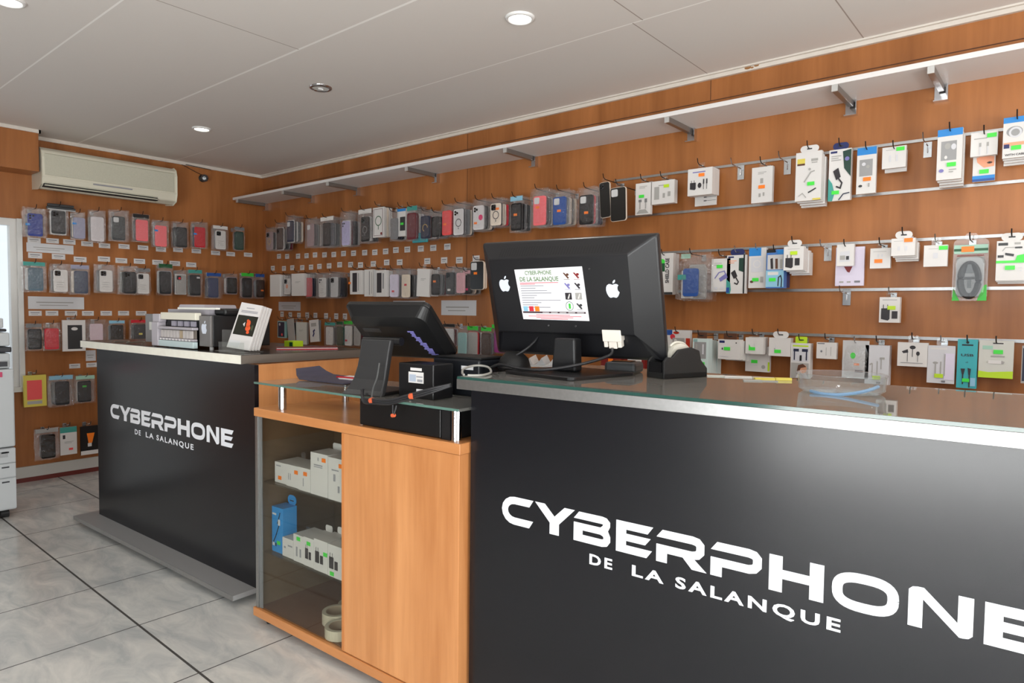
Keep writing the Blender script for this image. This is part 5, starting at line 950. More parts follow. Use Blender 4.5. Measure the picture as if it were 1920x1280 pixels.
 ('top row, air-conditioner wall', 'phone cases in the air-conditioner wall top row', 'l', -0.751, 1.65, 0.12, 0.12, 0.206, 'bag', 'charcoal', {}, 'plain charcoal case, green-grey bag top', 'plain charcoal case', 'black,silver'),
 ('top row, air-conditioner wall', 'phone cases in the air-conditioner wall top row', 'l', -0.609, 1.658, 0.138, 0.127, 0.212, 'bag', 'crimson', {'cam': 'none', 'st': ('sky', 0.05, 0.35)}, 'crimson case with a blue sticker', 'crimson case', 'navy,black'),
 ('top row, air-conditioner wall', 'phone cases in the air-conditioner wall top row', 'l', -0.436, 1.659, 0.12, 0.135, 0.201, 'bag', 'white', {'cam': 'sq', 'mk': 1, 'hd': 'white'}, 'white print case under a white card top', 'white print case', 'whiteish,navy'),
 ('top row, air-conditioner wall', 'phone cases in the air-conditioner wall top row', 'l', -0.283, 1.665, 0.138, 0.091, 0.199, 'bag', 'bottle', {'hd': 'grey'}, 'bottle green and black pack near the corner', 'bottle green pack', 'black,white'),
 ('second row, air-conditioner wall', 'phone cases in the air-conditioner wall second row', 'l', -1.716, 1.285, 0.138, 0.139, 0.204, 'bag', 'bluegrey', {'hd': 'teal'}, 'hazy blue-grey case, teal bag top', 'hazy case', 'white,grey'),
 ('second row, air-conditioner wall', 'phone cases in the air-conditioner wall second row', 'l', -1.564, 1.282, 0.12, 0.112, 0.203, 'bag', 'white', {'cam': 'sq', 'mk': 1}, 'white print case beside the dark book', 'smooth print case', 'charcoal,grey'),
 ('second row, air-conditioner wall', 'phone cases in the air-conditioner wall second row', 'l', -1.449, 1.274, 0.138, 0.123, 0.21, 'book', 'bluegrey2', {'hd': 'lavgrey'}, 'dark blue-grey flip case', 'blue-grey flip case', 'cream,charcoal'),
 ('second row, air-conditioner wall', 'phone cases in the air-conditioner wall second row', 'l', -1.283, 1.29, 0.12, 0.137, 0.208, 'bag', 'white', {'cam': 'sq', 'mk': 1}, 'white print case in a crinkled bag', 'crinkled print case', 'grey,ash'),
 ('second row, air-conditioner wall', 'phone cases in the air-conditioner wall second row', 'l', -1.137, 1.282, 0.138, 0.146, 0.213, 'bag', 'ink', {'cam': 'sq'}, 'inky case showing through crinkled plastic', 'inky case', 'slate,ash'),
 ('second row, air-conditioner wall', 'phone cases in the air-conditioner wall second row', 'l', -1.027, 1.284, 0.12, 0.103, 0.201, 'bag', 'white', {'cam': 'sq', 'mk': 1, 'hd': 'grey'}, 'white print case in the middle of the row', 'middle print case', 'black,slate'),
 ('second row, air-conditioner wall', 'phone cases in the air-conditioner wall second row', 'l', -0.875, 1.284, 0.138, 0.111, 0.243, 'bag', 'ink', {'hd': 'dkgreen'}, 'black case under a dark green flap', 'green-flap case', 'silver,silver'),
 ('second row, air-conditioner wall', 'phone cases in the air-conditioner wall second row', 'l', -0.754, 1.291, 0.12, 0.094, 0.195, 'bag', 'ash', {'cam': 'reddot', 'fr': 'white'}, 'grey case with a red lens patch', 'red-patch case', 'navy,black'),
 ('second row, air-conditioner wall', 'phone cases in the air-conditioner wall second row', 'l', -0.652, 1.279, 0.138, 0.12, 0.215, 'bag', 'ink', {'hd': 'teal', 'st': ('silver', 0.8, 0.12)}, 'black case under a pale teal header', 'teal-header case', 'navy,black'),
 ('second row, air-conditioner wall', 'phone cases in the air-conditioner wall second row', 'l', -0.493, 1.268, 0.12, 0.133, 0.21, 'bag', 'steel', {'hd': 'royal'}, 'steel blue case under a blue header', 'steel blue case', 'whiteish,navy'),
 ('second row, air-conditioner wall', 'phone cases in the air-conditioner wall second row', 'l', -0.357, 1.305, 0.138, 0.113, 0.172, 'bag', 'jet', {'fr': 'mauve'}, 'glossy black case in a mauve frame', 'mauve-framed case', 'white,whiteish'),
 ('second row, air-conditioner wall', 'phone cases in the air-conditioner wall second row', 'l', -0.206, 1.274, 0.12, 0.122, 0.218, 'bag', 'ink', {'hd': 'green'}, 'black case under a grass green header', 'grass-header case', 'burgundy,white'),
 ('second row, air-conditioner wall', 'phone cases in the air-conditioner wall second row', 'l', -0.104, 1.276, 0.138, 0.09, 0.213, 'bag', 'brownk', {'hd': 'royal', 'st': ('orange', 0.7, 0.6)}, 'brown-black case with blue header by the corner', 'corner case', 'grey,burgundy'),
 ('third row, air-conditioner wall', 'phone cases in the air-conditioner wall third row', 'l', -1.72, 0.896, 0.118, 0.098, 0.183, 'bag', 'ink', {'hd': 'grey'}, 'dark case by the window edge', 'window-edge case', 'grey'),
 ('third row, air-conditioner wall', 'phone cases in the air-conditioner wall third row', 'l', -1.612, 0.891, 0.1, 0.107, 0.192, 'bag', 'red', {}, 'bright red case', 'bright red case', 'charcoal'),
 ('third row, air-conditioner wall', 'phone cases in the air-conditioner wall third row', 'l', -1.488, 0.885, 0.118, 0.14, 0.215, 'box', 'white', {'t': 0.014, 'mot': 'blackcase'}, 'white framed pack holding a black case', 'framed black pack', ''),
 ('third row, air-conditioner wall', 'phone cases in the air-conditioner wall third row', 'l', -1.338, 0.944, 0.1, 0.138, 0.162, 'bag', 'rosew', {}, 'pinkish white pack behind the left counter', 'pinkish white pack', 'grey'),
 ('third row, air-conditioner wall', 'phone cases in the air-conditioner wall third row', 'l', -1.213, 0.933, 0.118, 0.115, 0.165, 'bag', 'jet', {'hd': 'skyl'}, 'glossy black pack with a light blue top', 'light-blue-topped pack', 'slate'),
 ('third row, air-conditioner wall', 'phone cases in the air-conditioner wall third row', 'l', -1.053, 0.928, 0.1, 0.132, 0.174, 'bag', 'charcoal', {'hd': 'crimson', 'st': ('yellow', 0.5, 0.55)}, 'charcoal pack with a red top', 'red-topped pack', 'black'),
 ('fourth row, air-conditioner wall', 'phone cases in the air-conditioner wall fourth row', 'l', -1.722, 0.523, 0.118, 0.128, 0.21, 'box', 'yellow', {'t': 0.02, 'mot': 'pinkcase'}, 'yellow framed pack with a pink case', 'yellow framed pack', ''),
 ('fourth row, air-conditioner wall', 'phone cases in the air-conditioner wall fourth row', 'l', -1.564, 0.503, 0.1, 0.16, 0.218, 'bag', 'ink', {'hd': 'skyl'}, 'black case in a wide crinkled bag', 'wide-bag case', 'grey,charcoal'),
 ('fourth row, air-conditioner wall', 'phone cases in the air-conditioner wall fourth row', 'l', -1.422, 0.514, 0.118, 0.131, 0.198, 'bag', 'ink', {'hd': 'mint', 'st': ('green', 0.5, 0.25)}, 'black case with a green sticker beside the counter', 'green-stickered case', 'cream,charcoal'),
 ('bottom row, air-conditioner wall', 'phone cases in the air-conditioner wall bottom row', 'l', -1.656, 0.148, 0.108, 0.15, 0.218, 'bag', 'jet', {'hd': 'ash', 'cam': 'none'}, 'glossy black pack hanging low', 'low glossy pack', 'grey'),
 ('bottom row, air-conditioner wall', 'phone cases in the air-conditioner wall bottom row', 'l', -1.525, 0.163, 0.09, 0.101, 0.193, 'box', 'white', {'t': 0.012, 'mot': 'tealhead'}, 'white pack with a teal header', 'teal-header pack', ''),
 ('bottom row, air-conditioner wall', 'phone cases in the air-conditioner wall bottom row', 'l', -1.402, 0.148, 0.108, 0.11, 0.202, 'box', 'jet', {'t': 0.012, 'mot': 'orangedrip'}, 'black pack with orange print and white foot', 'orange-print pack', ''),
]
ACC = [
 ('top rail', 'boxed accessories on the aluminium rails', 3.745, 1.69, 0.085, 0.085, 0.158, 'cable_box', 'white', {'t': 0.02, 'mot': 'cable1', 'tab': 'tab'}, 'slim white cable box with a green sticker', 'slim cable box', 0),
 ('top rail', 'boxed accessories on the aluminium rails', 3.854, 1.735, 0.085, 0.122, 0.113, 'charger_box', 'white', {'t': 0.035, 'mot': 'charger1', 'tab': 'tab'}, 'white charger box with a lime sticker', 'lime-stickered box', 0),
 ('top rail', 'boxed accessories on the aluminium rails', 4.062, 1.751, 0.122, 0.121, 0.125, 'charger_box', 'white', {'t': 0.04, 'mot': 'chargerset', 'tab': 'tab'}, 'white charger box picturing black plug and leads', 'plug-and-leads box', 1),
 ('top rail', 'boxed accessories on the aluminium rails', 4.058, 1.712, 0.045, 0.107, 0.14, 'cable_card', 'white', {'t': 0.008, 'mot': 'twolines', 'tab': '', 'back': 1}, 'white card showing two black cable tips', 'two-tip card', 0),
 ('top rail', 'boxed accessories on the aluminium rails', 4.339, 1.695, 0.085, 0.092, 0.158, 'charger_box', 'white', {'t': 0.022, 'mot': 'orangebox', 'tab': 'tab'}, 'plain white box with an orange sticker low', 'orange-stickered box', 0),
 ('top rail', 'boxed accessories on the aluminium rails', 4.552, 1.676, 0.142, 0.103, 0.203, 'cable_box', 'white', {'t': 0.022, 'mot': 'yellowcable', 'tab': 'arch'}, 'tall white cable box with a yellow corner', 'yellow-corner box', 3),
 ('top rail', 'boxed accessories on the aluminium rails', 4.66, 1.673, 0.085, 0.085, 0.212, 'adapter_card', 'white', {'t': 0.014, 'mot': 'adapter', 'tab': 'archnavy'}, 'dark patterned adapter pack with navy top', 'navy-topped pack', 1),
 ('top rail', 'boxed accessories on the aluminium rails', 4.76, 1.692, 0.085, 0.071, 0.186, 'earphone_pack', 'white', {'t': 0.018, 'mot': 'earwin', 'tab': ''}, 'white earphone pack with blue top, orange sticker', 'orange earphone pack', 0),
 ('top rail', 'boxed accessories on the aluminium rails', 4.858, 1.783, 0.085, 0.084, 0.084, 'charger_box', 'white', {'t': 0.016, 'mot': 'greencorner', 'tab': ''}, 'small white box with a green corner sticker', 'green-corner box', 0),
 ('top rail', 'boxed accessories on the aluminium rails', 4.858, 1.773, 0.045, 0.077, 0.084, 'charger_box', 'white', {'t': 0.012, 'mot': '', 'tab': '', 'back': 1}, 'plain white box hanging behind the green-corner box', 'plain back box', 0),
 ('top rail', 'boxed accessories on the aluminium rails', 5.05, 1.708, 0.134, 0.079, 0.187, 'earphone_pack', 'white', {'t': 0.02, 'mot': 'earwin2', 'tab': ''}, 'tall earphone pack with blue top, green sticker', 'tall earphone pack', 3),
 ('top rail', 'boxed accessories on the aluminium rails', 5.151, 1.791, 0.085, 0.082, 0.087, 'cable_box', 'white', {'t': 0.02, 'mot': 'cable2', 'tab': ''}, 'square white cable box with a green sticker', 'square cable box', 0),
 ('top rail', 'boxed accessories on the aluminium rails', 5.15, 1.704, 0.045, 0.069, 0.176, 'eye_pack', 'white', {'t': 0.012, 'mot': 'eye', 'tab': '', 'back': 1}, 'white and blue pack printed with an eye', 'eye pack', 0),
 ('top rail', 'boxed accessories on the aluminium rails', 5.248, 1.767, 0.11, 0.079, 0.144, 'cable_card', 'white', {'t': 0.014, 'mot': 'withcable', 'tab': ''}, 'pale cable pack with a blue top', 'pale cable pack', 3),
 ('middle rail', 'boxed accessories on the aluminium rails', 3.878, 1.287, 0.102, 0.096, 0.202, 'glass_box', 'white', {'t': 0.03, 'mot': 'shield', 'tab': ''}, 'white box with vertical black lettering', 'vertical-lettering box', 1),
 ('middle rail', 'boxed accessories on the aluminium rails', 4.041, 1.264, 0.138, 0.176, 0.219, 'BAG', 'royal', {'t': 0.03, 'mot': '', 'tab': ''}, 'clear zip bag holding a blue case', 'blue-case bag', 2),
 ('middle rail', 'boxed accessories on the aluminium rails', 4.159, 1.3, 0.085, 0.091, 0.153, 'hub_box', 'white', {'t': 0.02, 'mot': 'hub', 'tab': 'tab'}, 'white box picturing a purple cable hub', 'purple hub box', 0),
 ('middle rail', 'boxed accessories on the aluminium rails', 4.234, 1.29, 0.085, 0.091, 0.176, 'adapter_card', 'white', {'t': 0.018, 'mot': 'adapter2', 'tab': 'archnavy'}, 'white adapter pack with navy top and edge', 'navy-edged pack', 0),
 ('middle rail', 'boxed accessories on the aluminium rails', 4.329, 1.314, 0.085, 0.078, 0.18, 'earphone_pack', 'white', {'t': 0.02, 'mot': 'earwin3', 'tab': ''}, 'earphone pack with blue top, hung beside cables', 'blue-top earphones', 0),
 ('middle rail', 'boxed accessories on the aluminium rails', 4.42, 1.311, 0.122, 0.076, 0.169, 'cable_box', 'bluebox', {'t': 0.04, 'mot': 'plugs', 'tab': ''}, 'blue and silver cable box with three plugs', 'three-plug box', 1),
 ('middle rail', 'boxed accessories on the aluminium rails', 4.512, 1.384, 0.174, 0.081, 0.1, 'charger_box', 'white', {'t': 0.03, 'mot': 'blackplug', 'tab': 'arch'}, 'white box picturing a black plug, yellow sticker', 'yellow-stickered box', 3),
 ('middle rail', 'boxed accessories on the aluminium rails', 4.701, 1.32, 0.045, 0.11, 0.162, 'charger_pack', 'lilacw', {'t': 0.012, 'mot': 'lilacpack', 'tab': '', 'back': 1}, 'pale lilac pack behind a small adapter', 'pale lilac pack', 0),
 ('middle rail', 'boxed accessories on the aluminium rails', 4.692, 1.401, 0.085, 0.066, 0.09, 'adapter_bag', 'white', {'t': 0.02, 'mot': 'smalladapter', 'tab': ''}, 'small bagged white adapter over a lilac pack', 'small bagged adapter', 0),
 ('middle rail', 'boxed accessories on the aluminium rails', 4.822, 1.387, 0.085, 0.073, 0.081, 'charger_box', 'white', {'t': 0.02, 'mot': 'orangelow', 'tab': 'tab'}, 'white square box, orange sticker near its foot', 'orange-foot box', 0),
 ('middle rail', 'boxed accessories on the aluminium rails', 4.913, 1.429, 0.154, 0.081, 0.067, 'charger_box', 'white', {'t': 0.025, 'mot': 'orangetop', 'tab': 'arch'}, 'white square box, orange sticker at its top', 'orange-top box', 3),
 ('middle rail', 'boxed accessories on the aluminium rails', 5.012, 1.388, 0.085, 0.078, 0.082, 'charger_box', 'white', {'t': 0.022, 'mot': 'greentop', 'tab': 'tab'}, 'white square box, green sticker top right', 'green-top box', 0),
 ('middle rail', 'boxed accessories on the aluminium rails', 5.122, 1.257, 0.085, 0.121, 0.234, 'CABLEBLISTER', '', {'t': 0.03, 'mot': '', 'tab': ''}, 'clear green-striped blister with coiled black cable', 'coiled cable blister', 0),
 ('middle rail', 'boxed accessories on the aluminium rails', 5.247, 1.329, 0.096, 0.087, 0.144, 'adapter_card', 'white', {'t': 0.016, 'mot': 'otg', 'tab': 'arch'}, 'white and green adapter pack with white hook', 'green-band pack', 2),
 ('fourth rail', 'boxed accessories on the aluminium rails', 4.862, 1.169, 0.085, 0.073, 0.102, 'charger_box', 'white', {'t': 0.03, 'mot': 'blackplug2', 'tab': 'tab'}, 'lone white charger box on the fourth rail', 'lone charger box', 0),
 ('lowest rail', 'boxed accessories on the aluminium rails', 3.95, 0.987, 0.085, 0.131, 0.127, 'earphone_pack', 'white', {'t': 0.02, 'mot': 'redblue', 'tab': ''}, 'white, red and blue pack behind the tape dispenser', 'red and blue pack', 0),
 ('lowest rail', 'boxed accessories on the aluminium rails', 4.112, 0.921, 0.183, 0.077, 0.16, 'earphone_pack', 'tealw', {'t': 0.045, 'mot': 'tealwin', 'tab': 'dark'}, 'white and teal box with a grey window', 'teal window box', 2),
 ('lowest rail', 'boxed accessories on the aluminium rails', 4.235, 0.99, 0.153, 0.103, 0.09, 'earphone_box', 'white', {'t': 0.035, 'mot': 'greenmid', 'tab': 'dark'}, 'white box with green sticker, dark hanger', 'dark-hanger box', 2),
 ('lowest rail', 'boxed accessories on the aluminium rails', 4.331, 1.017, 0.102, 0.08, 0.074, 'earphone_box', 'white', {'t': 0.03, 'mot': 'greenlow', 'tab': 'tab'}, 'small white box overlapping a bigger one', 'small overlapping box', 1),
 ('lowest rail', 'boxed accessories on the aluminium rails', 4.327, 0.933, 0.045, 0.111, 0.116, 'earphone_box', 'white', {'t': 0.018, 'mot': 'greenlow2', 'tab': '', 'back': 1}, 'larger white box hanging below the small one', 'larger lower box', 0),
 ('lowest rail', 'boxed accessories on the aluminium rails', 4.437, 1.012, 0.085, 0.094, 0.081, 'earphone_box', 'white', {'t': 0.035, 'mot': 'greenlow3', 'tab': 'arch'}, 'white box with a notched top and green sticker', 'notched box', 0),
 ('lowest rail', 'boxed accessories on the aluminium rails', 4.526, 0.92, 0.085, 0.081, 0.153, 'earphone_pack', 'white', {'t': 0.02, 'mot': 'womanpack', 'tab': 'lime'}, 'tall pack picturing black earphones and a head', 'tall picture pack', 1),
 ('lowest rail', 'boxed accessories on the aluminium rails', 4.631, 1.011, 0.085, 0.079, 0.069, 'earphone_box', 'white', {'t': 0.025, 'mot': 'earline', 'tab': 'tab'}, 'small white box with faint earphone lines', 'faint-line box', 0),
 ('lowest rail', 'boxed accessories on the aluminium rails', 4.744, 0.937, 0.085, 0.099, 0.155, 'SILVERBAG', 'silver', {'t': 0.012, 'mot': 'silverdot', 'tab': ''}, 'shiny silver bag with a green dot', 'silver bag', 0),
 ('lowest rail', 'boxed accessories on the aluminium rails', 4.824, 0.916, 0.085, 0.087, 0.16, 'earphone_box', 'ltgrey', {'t': 0.045, 'mot': 'earcase', 'tab': 'tab'}, 'thick light grey box with a lime sticker', 'thick grey box', 0),
 ('lowest rail', 'boxed accessories on the aluminium rails', 4.948, 0.998, 0.085, 0.104, 0.094, 'earphone_box', 'white', {'t': 0.02, 'mot': 'blackbuds', 'tab': 'tab'}, 'wide white box picturing black earbuds', 'earbud box', 0),
 ('lowest rail', 'boxed accessories on the aluminium rails', 5.044, 0.939, 0.085, 0.09, 0.145, 'earphone_box', 'ltgrey', {'t': 0.018, 'mot': 'earcase2', 'tab': 'tab'}, 'flat light grey box with a lime sticker', 'flat grey box', 0),
 ('lowest rail', 'boxed accessories on the aluminium rails', 5.127, 0.927, 0.085, 0.063, 0.184, 'usb_cable_box', 'tealbox', {'t': 0.025, 'mot': 'usb', 'tab': ''}, 'tall teal cable box with black cable ends', 'teal cable box', 0),
 ('lowest rail', 'boxed accessories on the aluminium rails', 5.215, 0.972, 0.085, 0.104, 0.138, 'adapter_card', 'paleash', {'t': 0.012, 'mot': 'whitegreen', 'tab': ''}, 'pale card with a green wave at its foot', 'green-wave card', 0),
 ('lowest rail', 'boxed accessories on the aluminium rails', 5.308, 0.959, 0.085, 0.035, 0.135, 'earphone_pack', 'ash', {'t': 0.02, 'mot': 'phonedark', 'tab': ''}, 'greyish pack beyond the green-wave card', 'end pack', 0),
]
PLATES = [
 (4.212, 1.823, 0.031, 0.068, 'bare chrome hook plate left of the orange-stickered box'),
 (4.423, 1.822, 0.03, 0.07, 'bare chrome hook plate left of the yellow-corner box'),
 (4.961, 1.824, 0.028, 0.06, 'bare white hook ticket between green-corner box and tall earphone pack'),
 (4.604, 1.43, 0.03, 0.071, 'bare bluish hook plate right of the yellow-stickered box'),
 (4.685, 1.239, 0.031, 0.068, 'bare hook plate on the fourth rail, left of lone charger box'),
]
PRICE = [
 ('long wall, upper label row', 'r', [(0.255, 1.637, 0.058, 0.04), (0.379, 1.631, 0.058, 0.04), (0.54, 1.626, 0.058, 0.04), (0.662, 1.624, 0.058, 0.04), (0.78, 1.625, 0.058, 0.04), (0.907, 1.62, 0.058, 0.04), (1.029, 1.617, 0.058, 0.04), (1.153, 1.619, 0.058, 0.04), (1.276, 1.616, 0.058, 0.04), (1.409, 1.614, 0.058, 0.04), (1.526, 1.611, 0.058, 0.04), (1.647, 1.612, 0.058, 0.04), (1.758, 1.616, 0.058, 0.04), (1.878, 1.614, 0.058, 0.04), (2.015, 1.613, 0.058, 0.04), (2.137, 1.612, 0.058, 0.04), (2.27, 1.613, 0.058, 0.04)]),
 ('long wall, lower label row', 'r', [(0.157, 1.539, 0.058, 0.04), (0.33, 1.532, 0.058, 0.04), (0.455, 1.534, 0.058, 0.04), (0.6, 1.53, 0.058, 0.04), (0.724, 1.53, 0.058, 0.04), (0.839, 1.532, 0.058, 0.04), (0.968, 1.532, 0.058, 0.04), (1.104, 1.536, 0.058, 0.04), (1.24, 1.532, 0.058, 0.04), (1.36, 1.525, 0.058, 0.04), (1.509, 1.528, 0.058, 0.04), (1.659, 1.533, 0.058, 0.04), (1.799, 1.529, 0.058, 0.04), (2.08, 1.526, 0.058, 0.04), (2.241, 1.525, 0.058, 0.04), (2.38, 1.521, 0.058, 0.04), (2.527, 1.524, 0.058, 0.04)]),
 ('long wall, label row above the till', 'r', [(0.298, 1.148, 0.05, 0.045), (0.423, 1.143, 0.05, 0.045), (0.55, 1.14, 0.05, 0.045), (0.668, 1.144, 0.05, 0.045), (0.783, 1.142, 0.05, 0.045), (0.927, 1.141, 0.05, 0.045), (1.06, 1.141, 0.05, 0.045), (1.17, 1.141, 0.05, 0.045), (1.278, 1.145, 0.05, 0.045)]),
 ('air-conditioner wall, first label row', 'l', [(-1.679, 1.639, 0.075, 0.034), (-1.572, 1.645, 0.075, 0.034), (-1.471, 1.646, 0.075, 0.034), (-1.36, 1.642, 0.075, 0.034), (-1.248, 1.638, 0.075, 0.034), (-1.117, 1.643, 0.075, 0.034), (-0.984, 1.644, 0.075, 0.034), (-0.854, 1.641, 0.075, 0.034), (-0.725, 1.648, 0.075, 0.034), (-0.581, 1.649, 0.075, 0.034), (-0.423, 1.646, 0.075, 0.034), (-0.294, 1.646, 0.075, 0.034), (-0.139, 1.651, 0.075, 0.034)]),
 ('air-conditioner wall, second label row', 'l', [(-1.675, 1.537, 0.08, 0.037), (-1.538, 1.538, 0.08, 0.037), (-1.406, 1.528, 0.08, 0.037), (-1.253, 1.541, 0.08, 0.037), (-1.137, 1.537, 0.08, 0.037), (-1.011, 1.54, 0.08, 0.037), (-0.879, 1.54, 0.08, 0.037), (-0.751, 1.54, 0.08, 0.037), (-0.623, 1.537, 0.08, 0.037)]),
 ('air-conditioner wall, third label row', 'l', [(-1.682, 1.145, 0.075, 0.034), (-1.584, 1.146, 0.075, 0.034), (-1.469, 1.146, 0.075, 0.034), (-1.363, 1.146, 0.075, 0.034), (-1.244, 1.147, 0.075, 0.034), (-1.127, 1.148, 0.075, 0.034), (-1.004, 1.148, 0.075, 0.034)]),
 ('air-conditioner wall, low label row', 'l', [(-1.452, 0.772, 0.068, 0.032), (-1.345, 0.774, 0.068, 0.032)]),
]
STRIPS = [
 ('l', -1.585, 1.591, 0.277, 0.062, 'long white paper strip above the second hook row'),
 ('l', -1.554, 1.217, 0.335, 0.086, 'wide white paper strip under the second hook row'),
 ('r', 0.41, 1.215, 0.325, 0.074, 'grey paper strip above the label row, near the brochures'),
 ('r', 1.896, 1.244, 0.329, 0.031, 'white paper strip behind the top of the till'),
 ('r', 2.375, 1.214, 0.315, 0.097, 'large white paper notice between till and monitor'),
 ('l', -1.35, 0.842, 0.064, 0.077, 'small pale paper sheet beside the left counter'),
]
LABW = {'l': {}, 'r': {}}
NAMEK = {'bag': 'bagged_phone_case', 'book': 'bagged_flip_case', 'case': 'phone_case', 'box': 'boxed_phone_case', 'card': 'card_pack'}
ORD = ['', 'first', 'second', 'third', 'fourth', 'fifth', 'sixth']
for (row, grp, wall, a, z, d, w, h, kind, col, o, look, short, stack) in PACKS:
    seed = int(abs(a)*1000+z*77)
    r = make_pack(kind, w, h, col, o, seed); r.name = NAMEK[kind]
    tag(r, f'{look}, {row}', 'phone case', grp); hang(r, wall, a, z, d)
    if o.get('roll'): r.rotation_euler.y = math.radians(o['roll']) if wall == 'r' else 0
    top = z+h-.010
    peg(f'wire hook carrying the {short}, {row}', wall, a, top if kind in ('bag', 'book') else z+h+.010, d)
    dd = d
    for k, c in enumerate(stack.split(',') if stack else []):
        dd -= (.0205 if kind in ('bag', 'book') else o.get('t', .012)+.004)
        if dd < .03: break
        q = make_pack(kind, w*.95, h*.97, c, {} if kind != 'box' else dict(t=o.get('t', .012), tab=''), seed+k+1, False); q.name = NAMEK[kind]
        hang(q, wall, a+random.uniform(-.004, .004), z+h*.02, dd)
        nm = {'ash': 'pale grey', 'lilacw': 'pale lilac', 'dkgreen': 'dark green', 'teal2': 'pale teal', 'silver': 'silvery'}.get(c, c)
        tag(q, f'{nm} pack, {ORD[k+2]} from front behind the {short}, {row}', 'phone case', grp)
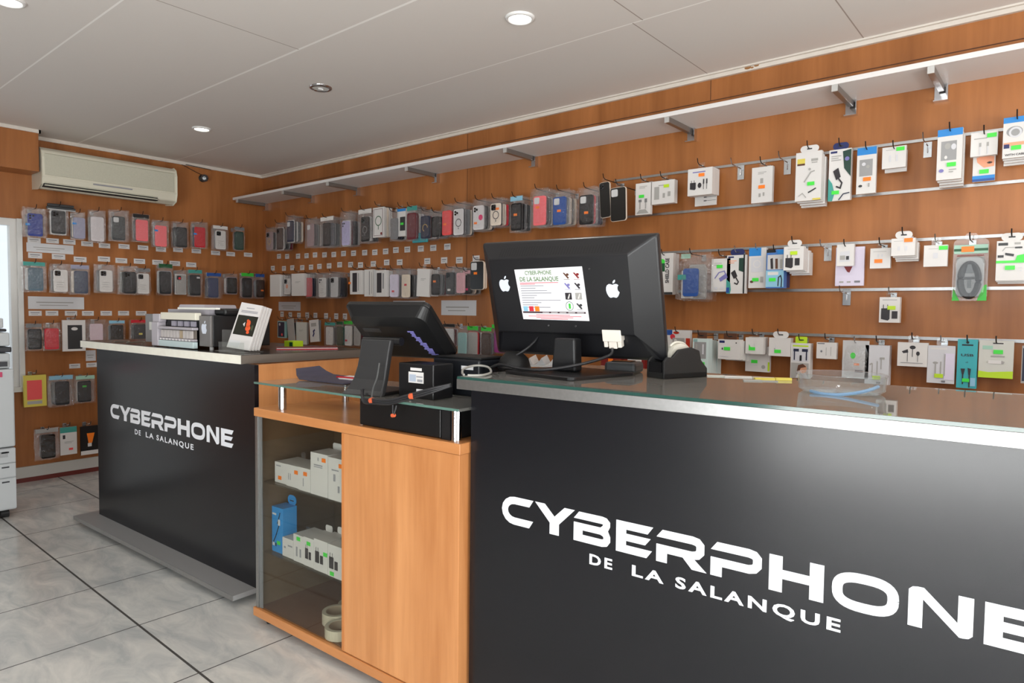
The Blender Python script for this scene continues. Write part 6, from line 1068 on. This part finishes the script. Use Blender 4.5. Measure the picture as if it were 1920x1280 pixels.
for (row, grp, a, z, d, w, h, name, col, o, look, short, n) in ACC:
    if name in ('BAG', 'SILVERBAG'):
        if name == 'BAG':
            r = make_pack('bag', w, h, col, {}, 5)
            for ch in list(r.children):
                if ch.name.startswith('case_body'): bpy.data.objects.remove(ch)
            b = MB(); b.prism(rrect(-w*.27, h*.06, w*.17, h*.66, .012), .004, .0115, C(col)); body = b.build('case_body', r)
            MB().box(-w*.42, .0028, h*.42, -w*.18, .0036, h*.53, C('teal')).build('teal_label', r); MB().box(-w*.33, .0120, h*.02, w*.02, .0130, h*.62, C('white')).build('backing_card', r)
            MB().box(-w*.35, .010, h*.88, -w*.08, .012, h*.98, C('mint')).build('bag_header', r); r.name = 'zip_bag'
        else:
            r = make_pack('card', w, h, 'silver', dict(t=.006, mot='silverdot', tab='tab'), 9); r.name = 'silver_bag'
            vs, fs = bag_mesh(w*1.03, h*1.02, .024, 11); MB().add([(v[0], v[1]-.009, v[2]) for v in vs], fs, BAG).build('clear_bag', r)
        th = .03
    elif name == 'CABLEBLISTER':
        r = bpy.data.objects.new('cable_blister', None); COL.objects.link(r); th = .035
        MB().prism(rrect(-w*.46, 0, w*.46, h, .02), .028, .030, CLEAR).build('backing_sheet', r)
        b = MB(); b.prism(rrect(-w*.40, h*.04, w*.40, h*.72, .03), .0, .0275, CLEAR); b.build('blister', r, bevel=.006)
        b = MB(); b.box(-w*.44, .0265, h*.76, w*.44, .0275, h*.90, C('mint')).box(-w*.44, .0255, h*.80, w*.44, .0262, h*.84, C('dkgreen')).box(-w*.36, .026, h*.72, w*.34, .0272, h*.735, C('maroon')); b.box(-w*.36, .0265, h*.06, w*.36, .0275, h*.70, C('win'))
        b.prism([(-w*.45, .0), (-w*.25, 0), (-w*.42, h*.2)], .026, .0275, C('green')).prism([(w*.2, 0), (w*.45, 0), (w*.44, h*.26), (w*.36, h*.24)], .026, .0275, C('green')); b.build('printed_card', r)
        b = MB()
        for k in range(3): b.tube([(p[0], .010+.004*k, p[1]) for p in ell(0, h*.33, w*(.27-.035*k), h*(.28-.02*k), 28)], .0075, BLACKM, 6, closed=True)
        b.box(-w*.16, .006, h*.34, w*.16, .014, h*.38, BLACKM).box(-w*.05, .006, h*.2, w*.05, .014, h*.36, C('slate')).prism([(-w*.10, h*.44), (w*.1, h*.44), (w*.05, h*.58), (-w*.05, h*.58)], .006, .014, C('slate')); b.build('coiled_cable', r)
        sticker(r, -w*.08, h*.83, 'orange', 1.6, .024); MB().prism(rrect(-.02, h-.005, .02, h+.02, .01), .0285, .0295, CLEAR).build('hang_tab', r)
    else:
        r = make_pack('card', w, h, col, o, 3); r.name = name; th = o['t']
    tag(r, f'{look}, {row}', {'box': 'box', 'card': 'pack', 'pack': 'pack', 'bag': 'pack', 'blister': 'pack', 'BAG': 'pack', 'SILVERBAG': 'pack', 'CABLEBLISTER': 'pack'}[name.split('_')[-1]], grp); hang(r, 'r', a, z, d)
    if not o.get('back'): peg(f'wire hook carrying the {short}, {row}', 'r', a, z+h+(.012 if o.get('tab') else -.010), d, dark=(n > 0 or int(a*100) % 3 != 0), tip=True)
    dd = d
    for k in range(n):
        dd -= th+.006
        q = make_pack('bag' if name == 'BAG' else 'card', w*.97, h*.97, ('ash', 'silver')[k] if name == 'BAG' else (col if o.get('mot') != 'plugs' else 'navy2'), {} if name == 'BAG' else dict(t=o['t'], tab=''), 20+k, False)
        q.name = r.name.split('.')[0]; hang(q, 'r', a+.003*(k % 2), z-.004-.006*k if n > 1 else z+.004, dd)
        tag(q, f'{ORD[k+2]} pack back on the hook of the {short}, {row}', 'pack', grp)
for (a, z, w, h, lb) in PLATES: peg(lb, 'r', a, z+h*.75, .10, dark=False, plate=(w, h))
LABM = mat('label_card', (214, 212, 212), .6)
for (row, wall, items) in PRICE:
    m = None
    for (a, z, w, h) in items:
        b = MB().box(-w/2, -.0018, -h/2, w/2, -.0006, h/2, LABM).box(-w*.36, -.0022, h*.06, w*.34, -.0018, h*.2, C('print')).box(-w*.3, -.0022, -h*.24, w*.2, -.0018, -h*.14, C('ash'))
        o = b.build('price_label') if m is None else bpy.data.objects.new('price_label', m)
        if m is None: m = o.data
        else: COL.objects.link(o)
        hang(o, wall, a, z, 0); tag(o, f'small white price label stuck in the {row}', 'price label', row)
for (wall, a, z, w, h, lb) in STRIPS:
    b = MB().box(-w/2, -.0018, -h/2, w/2, -.0006, h/2, PAPER if 'white' in lb else C('ltgrey')).box(-w*.36, -.0021, .0, w*.3, -.0018, h*.08, C('ash')).box(-w*.3, -.0021, -h*.22, w*.2, -.0018, -h*.16, C('ash'))
    if 'large' in lb: b.box(-w*.5, -.0022, h*.44, w*.5, -.0018, h*.5, CARTON)
    o = b.build('paper_notice'); hang(o, wall, a, z, 0); tag(o, lb, 'notice')
# dark flat packets lying over the top of the blue and charcoal packs
t = thing('hanging_pouch', 'dark flat pouch hanging above the charcoal blister, air-conditioner wall', 'pouch', (.10, -1.55, 1.852), PI/2)
MB().box(-.085, -.02, 0, .085, .0, .014, C('slate')).box(-.08, -.022, .0145, .075, -.002, .034, C('charcoal')).build('pouch', t, bevel=.003); MB().box(-.08, -.0225, -.006, .085, -.001, -.0005, C('silver')).build('zip_edge', t)
t = thing('teal_pouch', 'small teal pouch over the labels, above the leaning pack', 'pouch', (2.17, -.155, 1.633), 0)
MB().prism(rrect(-.07, 0, .07, .062, .006), 0, .014, mat('teal_cloth', (62, 158, 166), .6)).build('pouch', t, bevel=.003); MB().box(-.075, .004, .062, -.055, .006, .085, C('kraft')).build('hang_tab', t)
